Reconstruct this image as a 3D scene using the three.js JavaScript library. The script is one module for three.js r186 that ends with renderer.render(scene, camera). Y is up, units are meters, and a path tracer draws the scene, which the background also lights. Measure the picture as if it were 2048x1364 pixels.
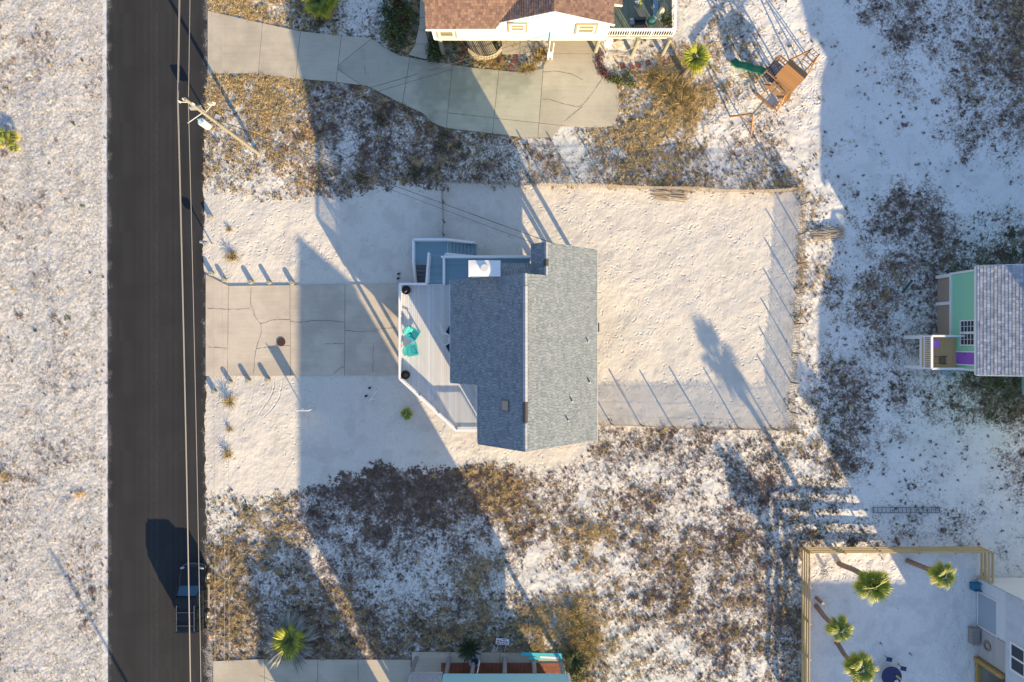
import * as THREE from 'three';
import { mergeGeometries } from 'three/addons/utils/BufferGeometryUtils.js';

// ---------------------------------------------------------------- camera, sky, sun, exposure
const scene = new THREE.Scene();
const CAM_H = 50, PXM = 27.32;                       // camera height; photo pixels per metre on the ground
const camera = new THREE.PerspectiveCamera(53.06, 1024 / 682, 0.5, 4000);
camera.position.set(0, CAM_H, 0);
camera.up.set(0, 0, -1);
camera.lookAt(0, 0, 0);

const SUN_EL = 16.5 * Math.PI / 180;
const SUN = new THREE.Vector3(0.5 * Math.cos(SUN_EL), Math.sin(SUN_EL), 0.866 * Math.cos(SUN_EL)).normalize();

const skyW = 256, skyH = 128;
const skyData = new Float32Array(skyW * skyH * 4);
for (let j = 0; j < skyH; j++) for (let i = 0; i < skyW; i++) {
  const el = ((j + 0.5) / skyH - 0.5) * Math.PI, az = ((i + 0.5) / skyW - 0.5) * 2 * Math.PI;
  const d = new THREE.Vector3(Math.cos(az) * Math.cos(el), Math.sin(el), Math.sin(az) * Math.cos(el));
  const up = Math.max(0, d.y), t = Math.pow(1 - up, 2.2);
  const g = Math.max(0, d.dot(SUN)), glow = Math.pow(g, 6) * 0.22 + Math.pow(g, 40) * 0.35;
  const k = (j * skyW + i) * 4;
  if (d.y >= -0.02) {
    skyData[k] = 0.116 + 0.088 * t + glow * 0.92;
    skyData[k + 1] = 0.194 + 0.088 * t + glow * 0.74;
    skyData[k + 2] = 0.352 + 0.056 * t + glow * 0.50;
  } else { skyData[k] = 0.20; skyData[k + 1] = 0.21; skyData[k + 2] = 0.23; }
  skyData[k + 3] = 1;
}
const sky = new THREE.DataTexture(skyData, skyW, skyH, THREE.RGBAFormat, THREE.FloatType);
sky.mapping = THREE.EquirectangularReflectionMapping;
sky.magFilter = THREE.LinearFilter; sky.minFilter = THREE.LinearFilter; sky.needsUpdate = true;
scene.background = sky; scene.environment = sky;

const sun = new THREE.DirectionalLight(new THREE.Color().setRGB(1.0, 0.77, 0.46), 5);
sun.position.copy(SUN).multiplyScalar(120); sun.target.position.set(0, 0, 0);
sun.castShadow = true; sun.shadow.mapSize.set(4096, 4096);
Object.assign(sun.shadow.camera, { left: -70, right: 70, top: 60, bottom: -60, near: 1, far: 320 });
scene.add(sun, sun.target);

const renderer = new THREE.WebGLRenderer({ antialias: true });
renderer.setSize(1024, 682);
renderer.toneMapping = THREE.LinearToneMapping;
renderer.toneMappingExposure = 2.22;
renderer.shadowMap.enabled = true;

// ---------------------------------------------------------------- helpers
let seed = 20240611;
const rnd = () => { seed = (seed + 0x6D2B79F5) | 0; let t = Math.imul(seed ^ (seed >>> 15), 1 | seed); t = (t + Math.imul(t ^ (t >>> 7), 61 | t)) ^ t; return ((t ^ (t >>> 14)) >>> 0) / 4294967296; };
const rr = (a, b) => a + (b - a) * rnd();
const pick = (a) => a[Math.floor(rnd() * a.length)];
const clamp = (x, a = 0, b = 1) => Math.min(b, Math.max(a, x));
const smooth = (a, b, x) => { const t = clamp((x - a) / (b - a)); return t * t * (3 - 2 * t); };
const lerp = (a, b, t) => a + (b - a) * t;
const V = (x, y, z) => new THREE.Vector3(x, y, z);
// point measured in photo pixels, for a feature h metres above the ground -> metres
const P = (px, py, h = 0) => V((px - 1024) / PXM * (1 - h / CAM_H), h, (py - 682) / PXM * (1 - h / CAM_H));
const gx2x = (g) => (g - 1024) / PXM, gy2z = (g) => (g - 682) / PXM;   // ground pixels -> metres

function hash2(i, j, s) { let h = Math.imul(i, 374761393) + Math.imul(j, 668265263) + Math.imul(s, 974634777); h = Math.imul(h ^ (h >>> 13), 1274126177); return ((h ^ (h >>> 16)) >>> 0) / 4294967296; }
function vnoise(x, y, s = 0) {
  const i = Math.floor(x), j = Math.floor(y), u = x - i, v = y - j, a = u * u * (3 - 2 * u), b = v * v * (3 - 2 * v);
  const p = hash2(i, j, s), q = hash2(i + 1, j, s), r = hash2(i, j + 1, s), t = hash2(i + 1, j + 1, s);
  return p + (q - p) * a + (r - p) * b + (p - q - r + t) * a * b;
}
function fbm(x, y, o = 4, s = 0) { let f = 0, a = 0.5, n = 0; for (let k = 0; k < o; k++) { f += a * vnoise(x, y, s + k * 17); n += a; a *= 0.5; x = x * 2.03 + 11.3; y = y * 2.03 + 5.7; } return f / n; }

// textures ------------------------------------------------------------
function colourTex(w, h, f, rep = 1) {       // f(u, v, i, j) -> linear r, g, b
  const d = new Uint8Array(w * h * 4), e = (c) => Math.round(255 * clamp(c <= 0.0031308 ? c * 12.92 : 1.055 * Math.pow(c, 1 / 2.4) - 0.055));
  for (let j = 0; j < h; j++) for (let i = 0; i < w; i++) { const c = f(i / w, j / h, i, j), k = (j * w + i) * 4; d[k] = e(c[0]); d[k + 1] = e(c[1]); d[k + 2] = e(c[2]); d[k + 3] = 255; }
  const t = new THREE.DataTexture(d, w, h, THREE.RGBAFormat); t.colorSpace = THREE.SRGBColorSpace;
  t.wrapS = t.wrapT = THREE.RepeatWrapping; t.magFilter = THREE.LinearFilter; t.minFilter = THREE.LinearMipmapLinearFilter; t.generateMipmaps = true; t.repeat.set(rep, rep); t.needsUpdate = true; return t;
}
function greyTex(w, h, f, rep = 1) {
  const d = new Uint8Array(w * h * 4);
  for (let j = 0; j < h; j++) for (let i = 0; i < w; i++) { const c = Math.round(255 * clamp(f(i / w, j / h))), k = (j * w + i) * 4; d[k] = d[k + 1] = d[k + 2] = c; d[k + 3] = 255; }
  const t = new THREE.DataTexture(d, w, h, THREE.RGBAFormat);
  t.wrapS = t.wrapT = THREE.RepeatWrapping; t.magFilter = THREE.LinearFilter; t.minFilter = THREE.LinearMipmapLinearFilter; t.generateMipmaps = true; t.repeat.set(rep, rep); t.needsUpdate = true; return t;
}
// tileable noise on the unit square
function tnoise(u, v, n, s) { const x = u * n, y = v * n, i = Math.floor(x), j = Math.floor(y), a = x - i, b = y - j, m = (q) => ((q % n) + n) % n; const f = a * a * (3 - 2 * a), g = b * b * (3 - 2 * b); const p = hash2(m(i), m(j), s), q = hash2(m(i + 1), m(j), s), r = hash2(m(i), m(j + 1), s), t = hash2(m(i + 1), m(j + 1), s); return p + (q - p) * f + (r - p) * g + (p - q - r + t) * f * g; }
const speckleTex = colourTex(256, 256, (u, v) => { const c = 0.80 + 0.13 * tnoise(u, v, 6, 3) + 0.10 * (tnoise(u, v, 90, 9) - 0.5) + 0.07 * tnoise(u, v, 24, 5); return [c, c, c]; }, 0.5);
const woodTex = colourTex(256, 256, (u, v) => { const c = 0.72 + 0.22 * tnoise(u, v * 0.12, 64, 4) + 0.14 * tnoise(u, v, 8, 8); return [c, c * 0.985, c * 0.96]; }, 1);

// materials -----------------------------------------------------------
function mat(r, g, b, o = {}) { return new THREE.MeshStandardMaterial(Object.assign({ color: new THREE.Color().setRGB(r, g, b), roughness: 0.85, metalness: 0, side: THREE.DoubleSide }, o)); }
function vary(r, g, b, n, amt, o = {}) { return Array.from({ length: n }, () => { const k = 1 + rr(-amt, amt), w = rr(-amt, amt) * 0.35; return mat(r * k * (1 + w), g * k, b * k * (1 - w), o); }); }

// objects -------------------------------------------------------------
const counts = {};
function numbered(n) { const c = counts[n] = (counts[n] ?? -1) + 1; return c ? `${n}_${String(c).padStart(3, '0')}` : n; }
function meterUV(geo) {                         // texture coordinates in metres, by the way each face points
  const g = geo.index ? geo.toNonIndexed() : geo; const p = g.attributes.position;
  if (!g.attributes.normal) g.computeVertexNormals();
  const uv = new Float32Array(p.count * 2), a = V(), b = V(), c = V();
  for (let i = 0; i < p.count; i += 3) {
    a.fromBufferAttribute(p, i); b.fromBufferAttribute(p, i + 1); c.fromBufferAttribute(p, i + 2);
    const n = b.clone().sub(a).cross(c.clone().sub(a)), ax = Math.abs(n.x), ay = Math.abs(n.y), az = Math.abs(n.z);
    [a, b, c].forEach((q, k) => { const s = (i + k) * 2; if (ay >= ax && ay >= az) { uv[s] = q.x; uv[s + 1] = q.z; } else if (ax >= az) { uv[s] = q.z; uv[s + 1] = q.y; } else { uv[s] = q.x; uv[s + 1] = q.y; } });
  }
  g.setAttribute('uv', new THREE.BufferAttribute(uv, 2)); return g;
}
function add(name, geo, m, parent) { const o = new THREE.Mesh(geo, m); o.name = name; o.castShadow = o.receiveShadow = true; parent.add(o); return o; }
function part(name, geos, m, parent) {
  let list = (Array.isArray(geos) ? geos : [geos]).map((g) => { const q = meterUV(g); for (const k of Object.keys(q.attributes)) if (!['position', 'normal', 'uv', 'color'].includes(k)) q.deleteAttribute(k); return q; });
  return add(name, list.length > 1 ? mergeGeometries(list) : list[0], m, parent);
}
function tag(o, label, category, group) { o.userData.label = label; o.userData.category = category; if (group) o.userData.group = group; return o; }
function thing(name, label, category, pos, group) { const o = new THREE.Group(); o.name = numbered(name); if (pos) o.position.copy(pos); tag(o, label, category, group); scene.add(o); return o; }
function struct(name, geos, m) { const o = part(name, geos, m, scene); o.userData.kind = 'structure'; return o; }
function copyOf(src, label, pos, turn) { const r = src.clone(); r.name = numbered(src.name.replace(/_\d{3}$/, '')); r.userData = Object.assign({}, src.userData); if (label) r.userData.label = label; r.position.copy(pos); if (turn !== undefined) r.rotation.y = turn; scene.add(r); return r; }

const UB = new THREE.BoxGeometry(1, 1, 1);        // shared by all plain planks, posts and rails
const UC = new THREE.CylinderGeometry(1, 1, 1, 12);
function plank(name, x, y, z, w, h, d, m, parent, ry = 0) { const o = add(name, UB, m, parent); o.position.set(x, y, z); o.scale.set(w, h, d); o.rotation.y = ry; return o; }
const _x = V(), _y = V(), _z = V(), _m = new THREE.Matrix4();
function beam(name, a, b, w, h, m, parent, roll = 0) {   // a bar from a to b, w wide and h deep
  const o = add(name, UB, m, parent); _z.copy(b).sub(a); const L = _z.length(); _z.normalize();
  _x.set(0, 1, 0).cross(_z); if (_x.lengthSq() < 1e-6) _x.set(1, 0, 0); _x.normalize(); _y.copy(_z).cross(_x);
  o.quaternion.setFromRotationMatrix(_m.makeBasis(_x, _y, _z)); if (roll) o.rotateZ(roll);
  o.position.copy(a).add(b).multiplyScalar(0.5); o.scale.set(w, h, L); return o;
}
function rod(name, a, b, r, m, parent) { const o = add(name, UC, m, parent); const d = b.clone().sub(a); o.scale.set(r, d.length(), r); o.position.copy(a).add(b).multiplyScalar(0.5); o.quaternion.setFromUnitVectors(V(0, 1, 0), d.normalize()); return o; }
const gbox = (w, h, d, x, y, z, ry = 0) => { const g = new THREE.BoxGeometry(w, h, d); if (ry) g.rotateY(ry); g.translate(x, y, z); return g; };
const gcyl = (r0, r1, h, x, y, z, n = 16) => { const g = new THREE.CylinderGeometry(r1, r0, h, n); g.translate(x, y + h / 2, z); return g; };
function gtube(pts, r, n = 24, m = 6) { return new THREE.TubeGeometry(new THREE.CatmullRomCurve3(pts), n, r, m); }
function prism(poly, y0, y1) {                     // flat polygon [[x, z], ...] given a thickness
  const s = new THREE.Shape(poly.map(([x, z]) => new THREE.Vector2(x, -z)));
  const g = new THREE.ExtrudeGeometry(s, { depth: y1 - y0, bevelEnabled: false }); g.rotateX(-Math.PI / 2); g.translate(0, y0, 0); return g;
}
function slabQuad(a, b, c, d, th) {               // thick sloping panel a-b-c-d (b-c lower edge), thickness downwards
  const n = b.clone().sub(a).cross(d.clone().sub(a)).normalize(); if (n.y < 0) n.negate(); n.multiplyScalar(-th);
  const v = [a, b, c, d, a.clone().add(n), b.clone().add(n), c.clone().add(n), d.clone().add(n)], f = [[0, 1, 2, 3], [7, 6, 5, 4], [0, 4, 5, 1], [1, 5, 6, 2], [2, 6, 7, 3], [3, 7, 4, 0]], pos = [];
  for (const q of f) for (const k of [0, 1, 2, 0, 2, 3]) pos.push(v[q[k]].x, v[q[k]].y, v[q[k]].z);
  const g = new THREE.BufferGeometry(); g.setAttribute('position', new THREE.Float32BufferAttribute(pos, 3)); g.computeVertexNormals(); return g;
}

// ================================================================ SETTING: sand, scrub, road, concrete
// outlines on the ground, in photo pixels
const roadRight = [[418, -60], [418, 150], [411, 172], [409, 260], [407, 380], [407, 470], [405, 530], [413, 552], [414, 700], [413, 800], [409, 830], [410, 930], [412, 1050], [414, 1200], [417, 1275], [426, 1310], [428, 1440]];
const roadPoly = [[214, -60], ...roadRight, [217, 1440], [216, 700]];
const upperDrive = [[416, 22], [480, 37], [530, 48], [600, 63], [680, 72], [740, 76], [752, 84], [775, 100], [800, 112], [855, 122], [945, 136], [1045, 146], [1085, 138], [1100, 105], [1105, 50], [1195, 50], [1193, 105], [1195, 140], [1205, 152], [1232, 168], [1237, 185], [1236, 230], [1225, 252], [1190, 255], [1122, 252], [1105, 275], [1050, 275], [1000, 269], [890, 256], [865, 245], [845, 226], [800, 206], [770, 190], [735, 172], [660, 163], [600, 158], [515, 147], [416, 147]];
const mainDrive = [[412, 549], [420, 553], [458, 572], [800, 568], [1010, 568], [1010, 752], [800, 750], [440, 752], [412, 752]];
const lowerDrive = [[427, 1322], [520, 1318], [822, 1319], [822, 1430], [427, 1430]];
const carport = [[824, 1303], [1132, 1306], [1132, 1420], [824, 1420]];
const sidewalk = [[841, -20], [854, -20], [850, 60], [858, 90], [854, 119], [818, 110], [831, 88], [839, 50]];
const hardPolys = [roadPoly, upperDrive, mainDrive, lowerDrive, carport, sidewalk];
function inPoly(p, x, y) { let c = false; for (let i = 0, j = p.length - 1; i < p.length; j = i++) { const [xi, yi] = p[i], [xj, yj] = p[j]; if ((yi > y) !== (yj > y) && x < (xj - xi) * (y - yi) / (yj - yi) + xi) c = !c; } return c; }
const cleanYard = [[396, 376], [470, 384], [560, 396], [640, 390], [700, 388], [760, 374], [860, 368], [885, 364], [1604, 380], [1592, 560], [1580, 858], [1195, 855], [1193, 886], [1172, 890], [1168, 925], [1010, 937], [930, 930], [870, 947], [760, 932], [700, 950], [620, 985], [520, 992], [400, 985], [396, 750]];
const fencedYard = [[1606, 1096], [1966, 1102], [1966, 1440], [1606, 1440]];

// plant cover seen in the photograph: x, y, cover, share of brown scrub, of golden grass, of green
const coverPoints = [
  [440, 10, .7, .1, .7, .2], [520, 25, .75, .1, .7, .1], [575, 15, .5, .2, .5, .1], [625, 25, .95, .1, .1, .8], [660, 50, .7, .2, .1, .6], [720, 30, .3, .3, 0, .2], [745, 50, .25, .3, 0, .2], [795, 40, .95, .1, .1, .8], [790, 90, .95, .1, .1, .8], [870, 60, .9, 0, .1, .9],
  [450, 180, .75, .1, .7, .2], [470, 260, .6, .2, .5, .1], [560, 200, .8, .1, .8, .1], [600, 290, .6, .3, .5, .1], [440, 350, .6, .1, .5, .3], [520, 350, .5, .2, .4, .2], [660, 220, .75, .7, .1, .1], [700, 300, .5, .8, 0, .1], [760, 240, .9, .8, .1, .1], [720, 350, .85, .7, .1, .1], [800, 300, .6, .8, 0, .1], [860, 290, .85, .7, .1, .1], [810, 355, .85, .7, .1, .1], [930, 320, .75, .7, .1, .2], [980, 290, .6, .7, .1, .1],
  [1050, 320, .6, .7, .1, .1], [1110, 330, .6, .7, .2, .1], [1200, 320, .65, .6, .3, .1], [1150, 288, .3, .4, .3, .1], [1270, 170, .7, .2, .3, .4], [1330, 180, 1, .05, .95, 0], [1370, 205, 1, .05, .9, .05], [1260, 230, .7, .3, .4, .2], [1290, 270, .85, .2, .7, .1], [1350, 300, .7, .4, .4, .1], [1420, 330, .6, .5, .3, .1], [1480, 300, .35, .6, .2, 0], [1540, 300, .45, .6, .2, .1], [1560, 350, .75, .5, .3, .2], [1640, 350, .3, .3, .3, .3], [1450, 250, .2, .4, .4, 0], [1430, 120, .22, .3, .5, 0], [1455, 72, .65, .3, .6, 0], [1480, 80, .6, .4, .5, 0], [1400, 40, .18, .4, .3, 0], [1530, 60, .15, .5, .2, 0], [1600, 60, .10, .5, .2, 0], [1500, 30, .22, .5, .3, 0], [1600, 250, .12, .4, .3, .1],
  [1650, 420, .35, .3, .3, .3], [1620, 560, .45, .3, .4, .1], [1620, 700, .35, .4, .3, .2], [1600, 900, .5, .4, .2, .3], [1640, 850, .3, .3, .2, .4], [1220, 80, .2, .3, .3, .1], [1290, 100, .3, .3, .4, .1], [1390, 150, .6, .2, .6, .2],
  [1700, 100, .10, .6, 0, 0], [1800, 40, .75, .9, 0, 0], [1830, 25, .7, .9, 0, 0], [1900, 20, .6, .9, 0, 0], [1960, 20, .75, .8, .1, 0], [2020, 40, .9, .7, .2, .1], [1850, 110, .45, .9, .1, 0], [1905, 115, .6, .9, .1, 0], [1945, 120, .75, .9, .1, 0], [2000, 100, .8, .8, .2, 0], [1900, 50, .12, .6, 0, 0], [1970, 90, .35, .6, 0, 0], [1760, 200, .15, .6, .2, .1], [1820, 145, .45, .8, .1, .1], [1880, 200, .22, .6, .2, 0], [1960, 180, .55, .7, .2, 0], [1990, 190, .55, .7, .2, 0], [1945, 260, .6, .9, 0, .1], [1990, 250, .5, .7, .1, .1], [2035, 230, .8, .8, .1, 0], [1720, 300, .25, .8, 0, .1], [1850, 330, .08, .8, 0, 0], [1950, 370, .10, .9, 0, 0], [2020, 360, .12, .8, 0, .1], [1740, 370, .15, .6, 0, .3], [1700, 380, .25, .6, 0, .4],
  [1780, 430, .8, .9, 0, .1], [1840, 420, .85, .9, 0, .1], [1820, 480, .75, .9, 0, .1], [1890, 465, .75, .9, .1, 0], [1930, 430, .15, .7, 0, .2], [1990, 450, .4, .6, 0, .4], [2010, 510, .9, .4, 0, .6], [1940, 525, .75, .5, 0, .5], [1720, 500, .4, .6, 0, .3], [1700, 600, .5, .8, .1, .1], [1800, 560, .65, .8, .1, .1], [1760, 580, .85, .9, .1, 0], [1700, 650, .35, .7, .1, .1], [1745, 625, .7, .8, .2, 0], [1810, 620, .4, .8, 0, .1], [1850, 600, .6, .8, 0, .2], [1790, 680, .8, .9, 0, .1], [1700, 720, .4, .7, .1, .2], [1820, 720, .4, .7, 0, .2],
  [1810, 765, .6, .9, 0, .1], [1720, 775, .85, .9, 0, .1], [1765, 750, .5, .8, 0, .1], [1680, 770, .7, .9, 0, .1], [1690, 880, .9, .95, 0, 0], [1680, 930, .8, .9, 0, .1], [1720, 840, .7, .9, 0, 0], [1760, 830, .45, .8, 0, .1], [1860, 790, .55, .7, 0, .3], [1910, 760, .7, .6, 0, .4], [1990, 790, 1, .3, 0, .7], [2020, 820, .95, .4, 0, .6], [1930, 820, .5, .6, 0, .4], [1870, 880, .25, .8, 0, .1], [1950, 880, .2, .8, 0, .2], [2020, 890, .2, .8, 0, .2], [1750, 930, .2, .8, 0, .1], [1820, 960, .2, .9, 0, 0], [1900, 960, .16, .9, 0, 0], [1980, 980, .2, .9, 0, 0], [2035, 940, .6, .9, 0, 0], [1650, 980, .45, .5, 0, .4], [1720, 990, .12, .5, 0, .3], [1800, 1045, .4, .7, 0, .2], [1880, 1050, .35, .8, 0, .1], [1930, 1060, .5, .9, 0, 0], [1680, 1060, .55, .5, 0, .4], [2010, 1080, .2, .7, 0, .2], [2000, 1130, .3, .7, 0, .2],
  [450, 995, .5, .1, .4, .4], [450, 1100, .75, .3, .3, .2], [460, 1200, .8, .3, .4, .2], [450, 1280, .8, .4, .3, .1], [540, 1020, .6, .2, .5, .2], [560, 1100, .65, .2, .5, .1], [540, 1170, .55, .6, .1, .1], [610, 1190, .75, .5, .3, .1], [580, 1270, .9, .6, .2, .1], [640, 1020, .7, .9, 0, 0], [700, 970, .95, 1, 0, 0], [770, 960, 1, 1, 0, 0], [850, 975, 1, 1, 0, 0], [900, 1010, .95, 1, 0, 0], [800, 1050, .9, .95, 0, 0], [950, 960, 1, .85, .15, 0], [1000, 970, .9, .8, .2, 0], [690, 1090, .6, .9, 0, 0], [640, 1130, .5, .8, 0, .1], [750, 1100, .75, .95, 0, 0], [830, 1110, .5, .9, 0, 0], [900, 1100, .55, .9, 0, 0], [960, 1080, .5, .9, 0, 0], [900, 1180, .45, .8, .1, 0], [800, 1170, .5, .8, .1, .1], [700, 1180, .65, .7, .2, .1], [945, 1150, .9, .5, .5, 0], [950, 1200, .9, .6, .4, 0], [860, 1230, .6, .7, .2, .1], [1000, 1190, .4, .8, 0, .1], [690, 1270, .9, .7, .2, .1], [760, 1270, .85, .7, .1, .2], [900, 1270, .9, .4, .2, .4], [1000, 1270, .75, .5, .1, .4], [1050, 1290, .85, .4, .3, .3], [1090, 1265, .75, .3, .5, .2],
  [1060, 1020, .85, .8, .2, 0], [1120, 1000, .6, .8, .1, 0], [1100, 955, .35, .7, .1, 0], [1210, 905, .55, .7, .1, .2], [1280, 900, .6, .7, .1, .2], [1180, 970, .55, .8, .1, .1], [1260, 990, .6, .8, .1, .1], [1350, 950, .45, .8, 0, .2], [1400, 905, .6, .8, 0, .2], [1450, 940, .4, .7, 0, .3], [1420, 985, .45, .8, 0, .2], [1500, 900, .5, .6, 0, .4], [1490, 990, .8, .9, 0, 0], [1530, 1000, .7, .9, 0, 0], [1350, 1050, .5, .8, .1, 0], [1280, 1060, .75, .8, .2, 0], [1210, 1065, .75, .5, .5, 0], [1150, 1120, .3, .6, .2, 0], [1110, 1150, .25, .7, 0, 0], [1160, 1105, .7, .3, .7, 0], [1185, 1160, .5, .4, .6, 0], [1235, 1120, .4, .6, .2, 0], [1300, 1130, .8, .85, .15, 0], [1390, 1115, .75, .8, .2, 0], [1400, 1170, .65, .8, .2, 0], [1330, 1200, .75, .8, .1, 0], [1450, 1140, .55, .7, .2, 0], [1480, 1090, .75, .9, .1, 0], [1500, 1180, .7, .8, .1, 0], [1560, 1060, .6, .6, .1, .2], [1570, 1150, .6, .6, .2, .2], [1560, 1250, .8, .8, .1, .1], [1480, 1240, .6, .7, .2, 0], [1430, 1280, .85, .9, .1, 0], [1360, 1250, .6, .7, .2, 0], [1380, 1320, .45, .7, .1, 0], [1300, 1280, .5, .7, .2, 0], [1250, 1270, .6, .3, .7, 0], [1250, 1220, .4, .6, .2, 0], [1200, 1200, .4, .7, .1, 0], [1155, 1230, 1, .05, .95, 0], [1175, 1290, 1, .1, .6, .3], [1150, 1340, .9, .2, .4, .4], [1220, 1330, .3, .7, .1, 0], [1270, 1320, .7, .4, .6, 0], [1320, 1340, .5, .8, .1, 0], [1500, 1330, .4, .7, .1, 0], [1570, 1330, .7, .7, .2, .1],
];
const FC = 24, FNX = 90, FNY = 62, FX0 = -56, FY0 = -62;   // coarse grid of the cover
const field = Array.from({ length: 4 }, () => new Float32Array(FNX * FNY));
for (let j = 0; j < FNY; j++) for (let i = 0; i < FNX; i++) {
  const x = FX0 + i * FC, y = FY0 + j * FC; let w = 1e-9, s = [0, 0, 0, 0];
  for (const c of coverPoints) { const q = ((x - c[0]) ** 2 + (y - c[1]) ** 2) / (2 * 30 * 30), e = Math.exp(-Math.min(q, 60)) + 1e-4 / (1 + q * q * q); w += e; for (let k = 0; k < 4; k++) s[k] += e * c[2 + k]; }
  for (let k = 0; k < 4; k++) field[k][j * FNX + i] = s[k] / w;
}
function fieldAt(k, x, y) { const u = clamp((x - FX0) / FC, 0, FNX - 1.001), v = clamp((y - FY0) / FC, 0, FNY - 1.001), i = Math.floor(u), j = Math.floor(v), a = u - i, b = v - j, f = field[k], o = j * FNX + i; return lerp(lerp(f[o], f[o + 1], a), lerp(f[o + FNX], f[o + FNX + 1], a), b); }
// cover at a ground point (photo pixels): d cover, br/go/gr shares, pale = short pale ground cover across the road
function cover(x, y) {
  const wx = x + (fbm(x * 0.045, y * 0.045, 3, 71) - 0.5) * 34 + (vnoise(x * 0.45, y * 0.45, 77) - 0.5) * 26, wy = y + (fbm(x * 0.045, y * 0.045, 3, 93) - 0.5) * 34 + (vnoise(x * 0.45, y * 0.45, 79) - 0.5) * 26;
  const n1 = fbm(x * 0.03, y * 0.03, 3, 5), n2 = fbm(x * 0.11, y * 0.11, 3, 41);
  if (x < 216) {
    const br = smooth(0.56, 0.72, fbm(x * 0.016, y * 0.012, 3, 201)) + 0.9 * Math.exp(-((x - 10) ** 2) / 2200 - ((y - 1050) ** 2) / 9000) + 0.9 * Math.exp(-((x - 190) ** 2) / 250 - ((y - 165) ** 2) / 1800) + 0.7 * Math.exp(-((x - 75) ** 2) / 400 - ((y - 545) ** 2) / 1500);
    return { d: clamp(0.72 + (n1 - 0.5) * 0.6 + (n2 - 0.5) * 0.5) * (x > 204 ? 0.25 : 1), br: clamp(br * 0.75), go: 0.02 + 0.06 * br, gr: 0.04, pale: 1 };
  }
  if (inPoly(fencedYard, x, y)) return { d: 0, br: 0, go: 0, gr: 0, pale: 0 };
  if (inPoly(cleanYard, wx, wy) && (x < 860 || y > 870 || inPoly(cleanYard, x, y))) return { d: 0, br: 0, go: 0, gr: 0, pale: 0, yard: 1 };
  let d = fieldAt(0, wx, wy);
  d = clamp(d + (n1 - 0.5) * 0.8 * (1 - Math.abs(d - 0.5)) + (n2 - 0.5) * 0.4 - 0.05 + 0.05 * smooth(0.5, 0.8, d));
  return { d, br: fieldAt(1, wx, wy), go: (() => { const q = fieldAt(2, wx, wy); return q * lerp(0.45, 1, smooth(0.45, 0.8, q)) * (x < 660 ? 0.6 : 1); })(), gr: fieldAt(3, wx, wy) * 0.7, pale: 0 };
}

// level the sand near concrete and asphalt
const LV = 0.4, LNX = 220, LNZ = 150; let level = new Float32Array(LNX * LNZ);
for (let j = 0; j < LNZ; j++) for (let i = 0; i < LNX; i++) { const x = (i * LV - 44) * PXM + 1024, y = (j * LV - 30) * PXM + 682; level[j * LNX + i] = hardPolys.some((p) => inPoly(p, x, y)) ? 1 : 0; }
{ const spread = new Float32Array(level); for (let j = 2; j < LNZ - 2; j++) for (let i = 2; i < LNX - 2; i++) { let m = 0; for (let b = -2; b <= 2; b++) for (let a = -2; a <= 2; a++) m = Math.max(m, level[(j + b) * LNX + i + a]); spread[j * LNX + i] = m; } level = spread;
  for (let r = 0; r < 2; r++) { const t = new Float32Array(level); for (let j = 1; j < LNZ - 1; j++) for (let i = 1; i < LNX - 1; i++) { let m = 0; for (let b = -1; b <= 1; b++) for (let a = -1; a <= 1; a++) m += level[(j + b) * LNX + i + a]; t[j * LNX + i] = m / 9; } level = t; } }
function levelAt(x, z) { const u = clamp((x + 44) / LV, 0, LNX - 1.001), v = clamp((z + 30) / LV, 0, LNZ - 1.001), i = Math.floor(u), j = Math.floor(v), a = u - i, b = v - j, o = j * LNX + i; return lerp(lerp(level[o], level[o + 1], a), lerp(level[o + LNX], level[o + LNX + 1], a), b); }
function gh(x, z) {                                // height of the sand
  const f = 1 - levelAt(x, z); if (f < 0.01) return -0.03;
  const px = x * PXM + 1024, py = z * PXM + 682;
  const open = px < 216 ? 0.5 : inPoly(cleanYard, px, py) ? 0.4 : 0.8;
  let h = 0.16 * (fbm(x * 0.16, z * 0.16, 3, 301) - 0.5) + open * 0.16 * (fbm(x * 0.9, z * 0.9, 3, 311) - 0.5) + open * 0.07 * (fbm(x * 3.1, z * 3.1, 2, 321) - 0.5);
  return -0.03 + f * (h + 0.03);
}

// sand colour and fine relief ------------------------------------------
const GX = 40, GZ = 27, TW = 2048, TH = 1382;
const relief = new Float32Array(TW * TH);
function dent(x, z, len, wid, ang, depth) {        // a footprint: a trough with a raised rim
  const c = Math.cos(ang), s = Math.sin(ang), R = len * 1.7, k = TW / (2 * GX);
  const i0 = Math.max(0, Math.floor((x - R + GX) * k)), i1 = Math.min(TW - 1, Math.ceil((x + R + GX) * k)), j0 = Math.max(0, Math.floor((z - R + GZ) * k)), j1 = Math.min(TH - 1, Math.ceil((z + R + GZ) * k));
  for (let j = j0; j <= j1; j++) for (let i = i0; i <= i1; i++) { const dx = (i + 0.5) / k - GX - x, dz = (j + 0.5) / k - GZ - z, u = (dx * c + dz * s) / len, v = (-dx * s + dz * c) / wid, q = u * u + v * v; if (q < 6) relief[j * TW + i] += depth * (-Math.exp(-q * 1.6) + 0.2 * Math.exp(-((Math.sqrt(q) - 1.45) ** 2) * 5)); }
}
for (let n = 0; n < 4600; n++) {                    // trampled sand of the yards
  const x = rr(395, 1600), y = rr(365, 1000); if (!inPoly(cleanYard, x, y) || (x > 900 && x < 1180 && y > 520 && y < 880)) continue;
  const dens = fbm(x * 0.012, y * 0.012, 3, 501); if (rnd() > smooth(0.36, 0.62, dens)) continue;
  dent(gx2x(x), gy2z(y), rr(0.06, 0.16), rr(0.035, 0.08), rr(0, 6.28), rr(0.006, 0.034));
}
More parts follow.
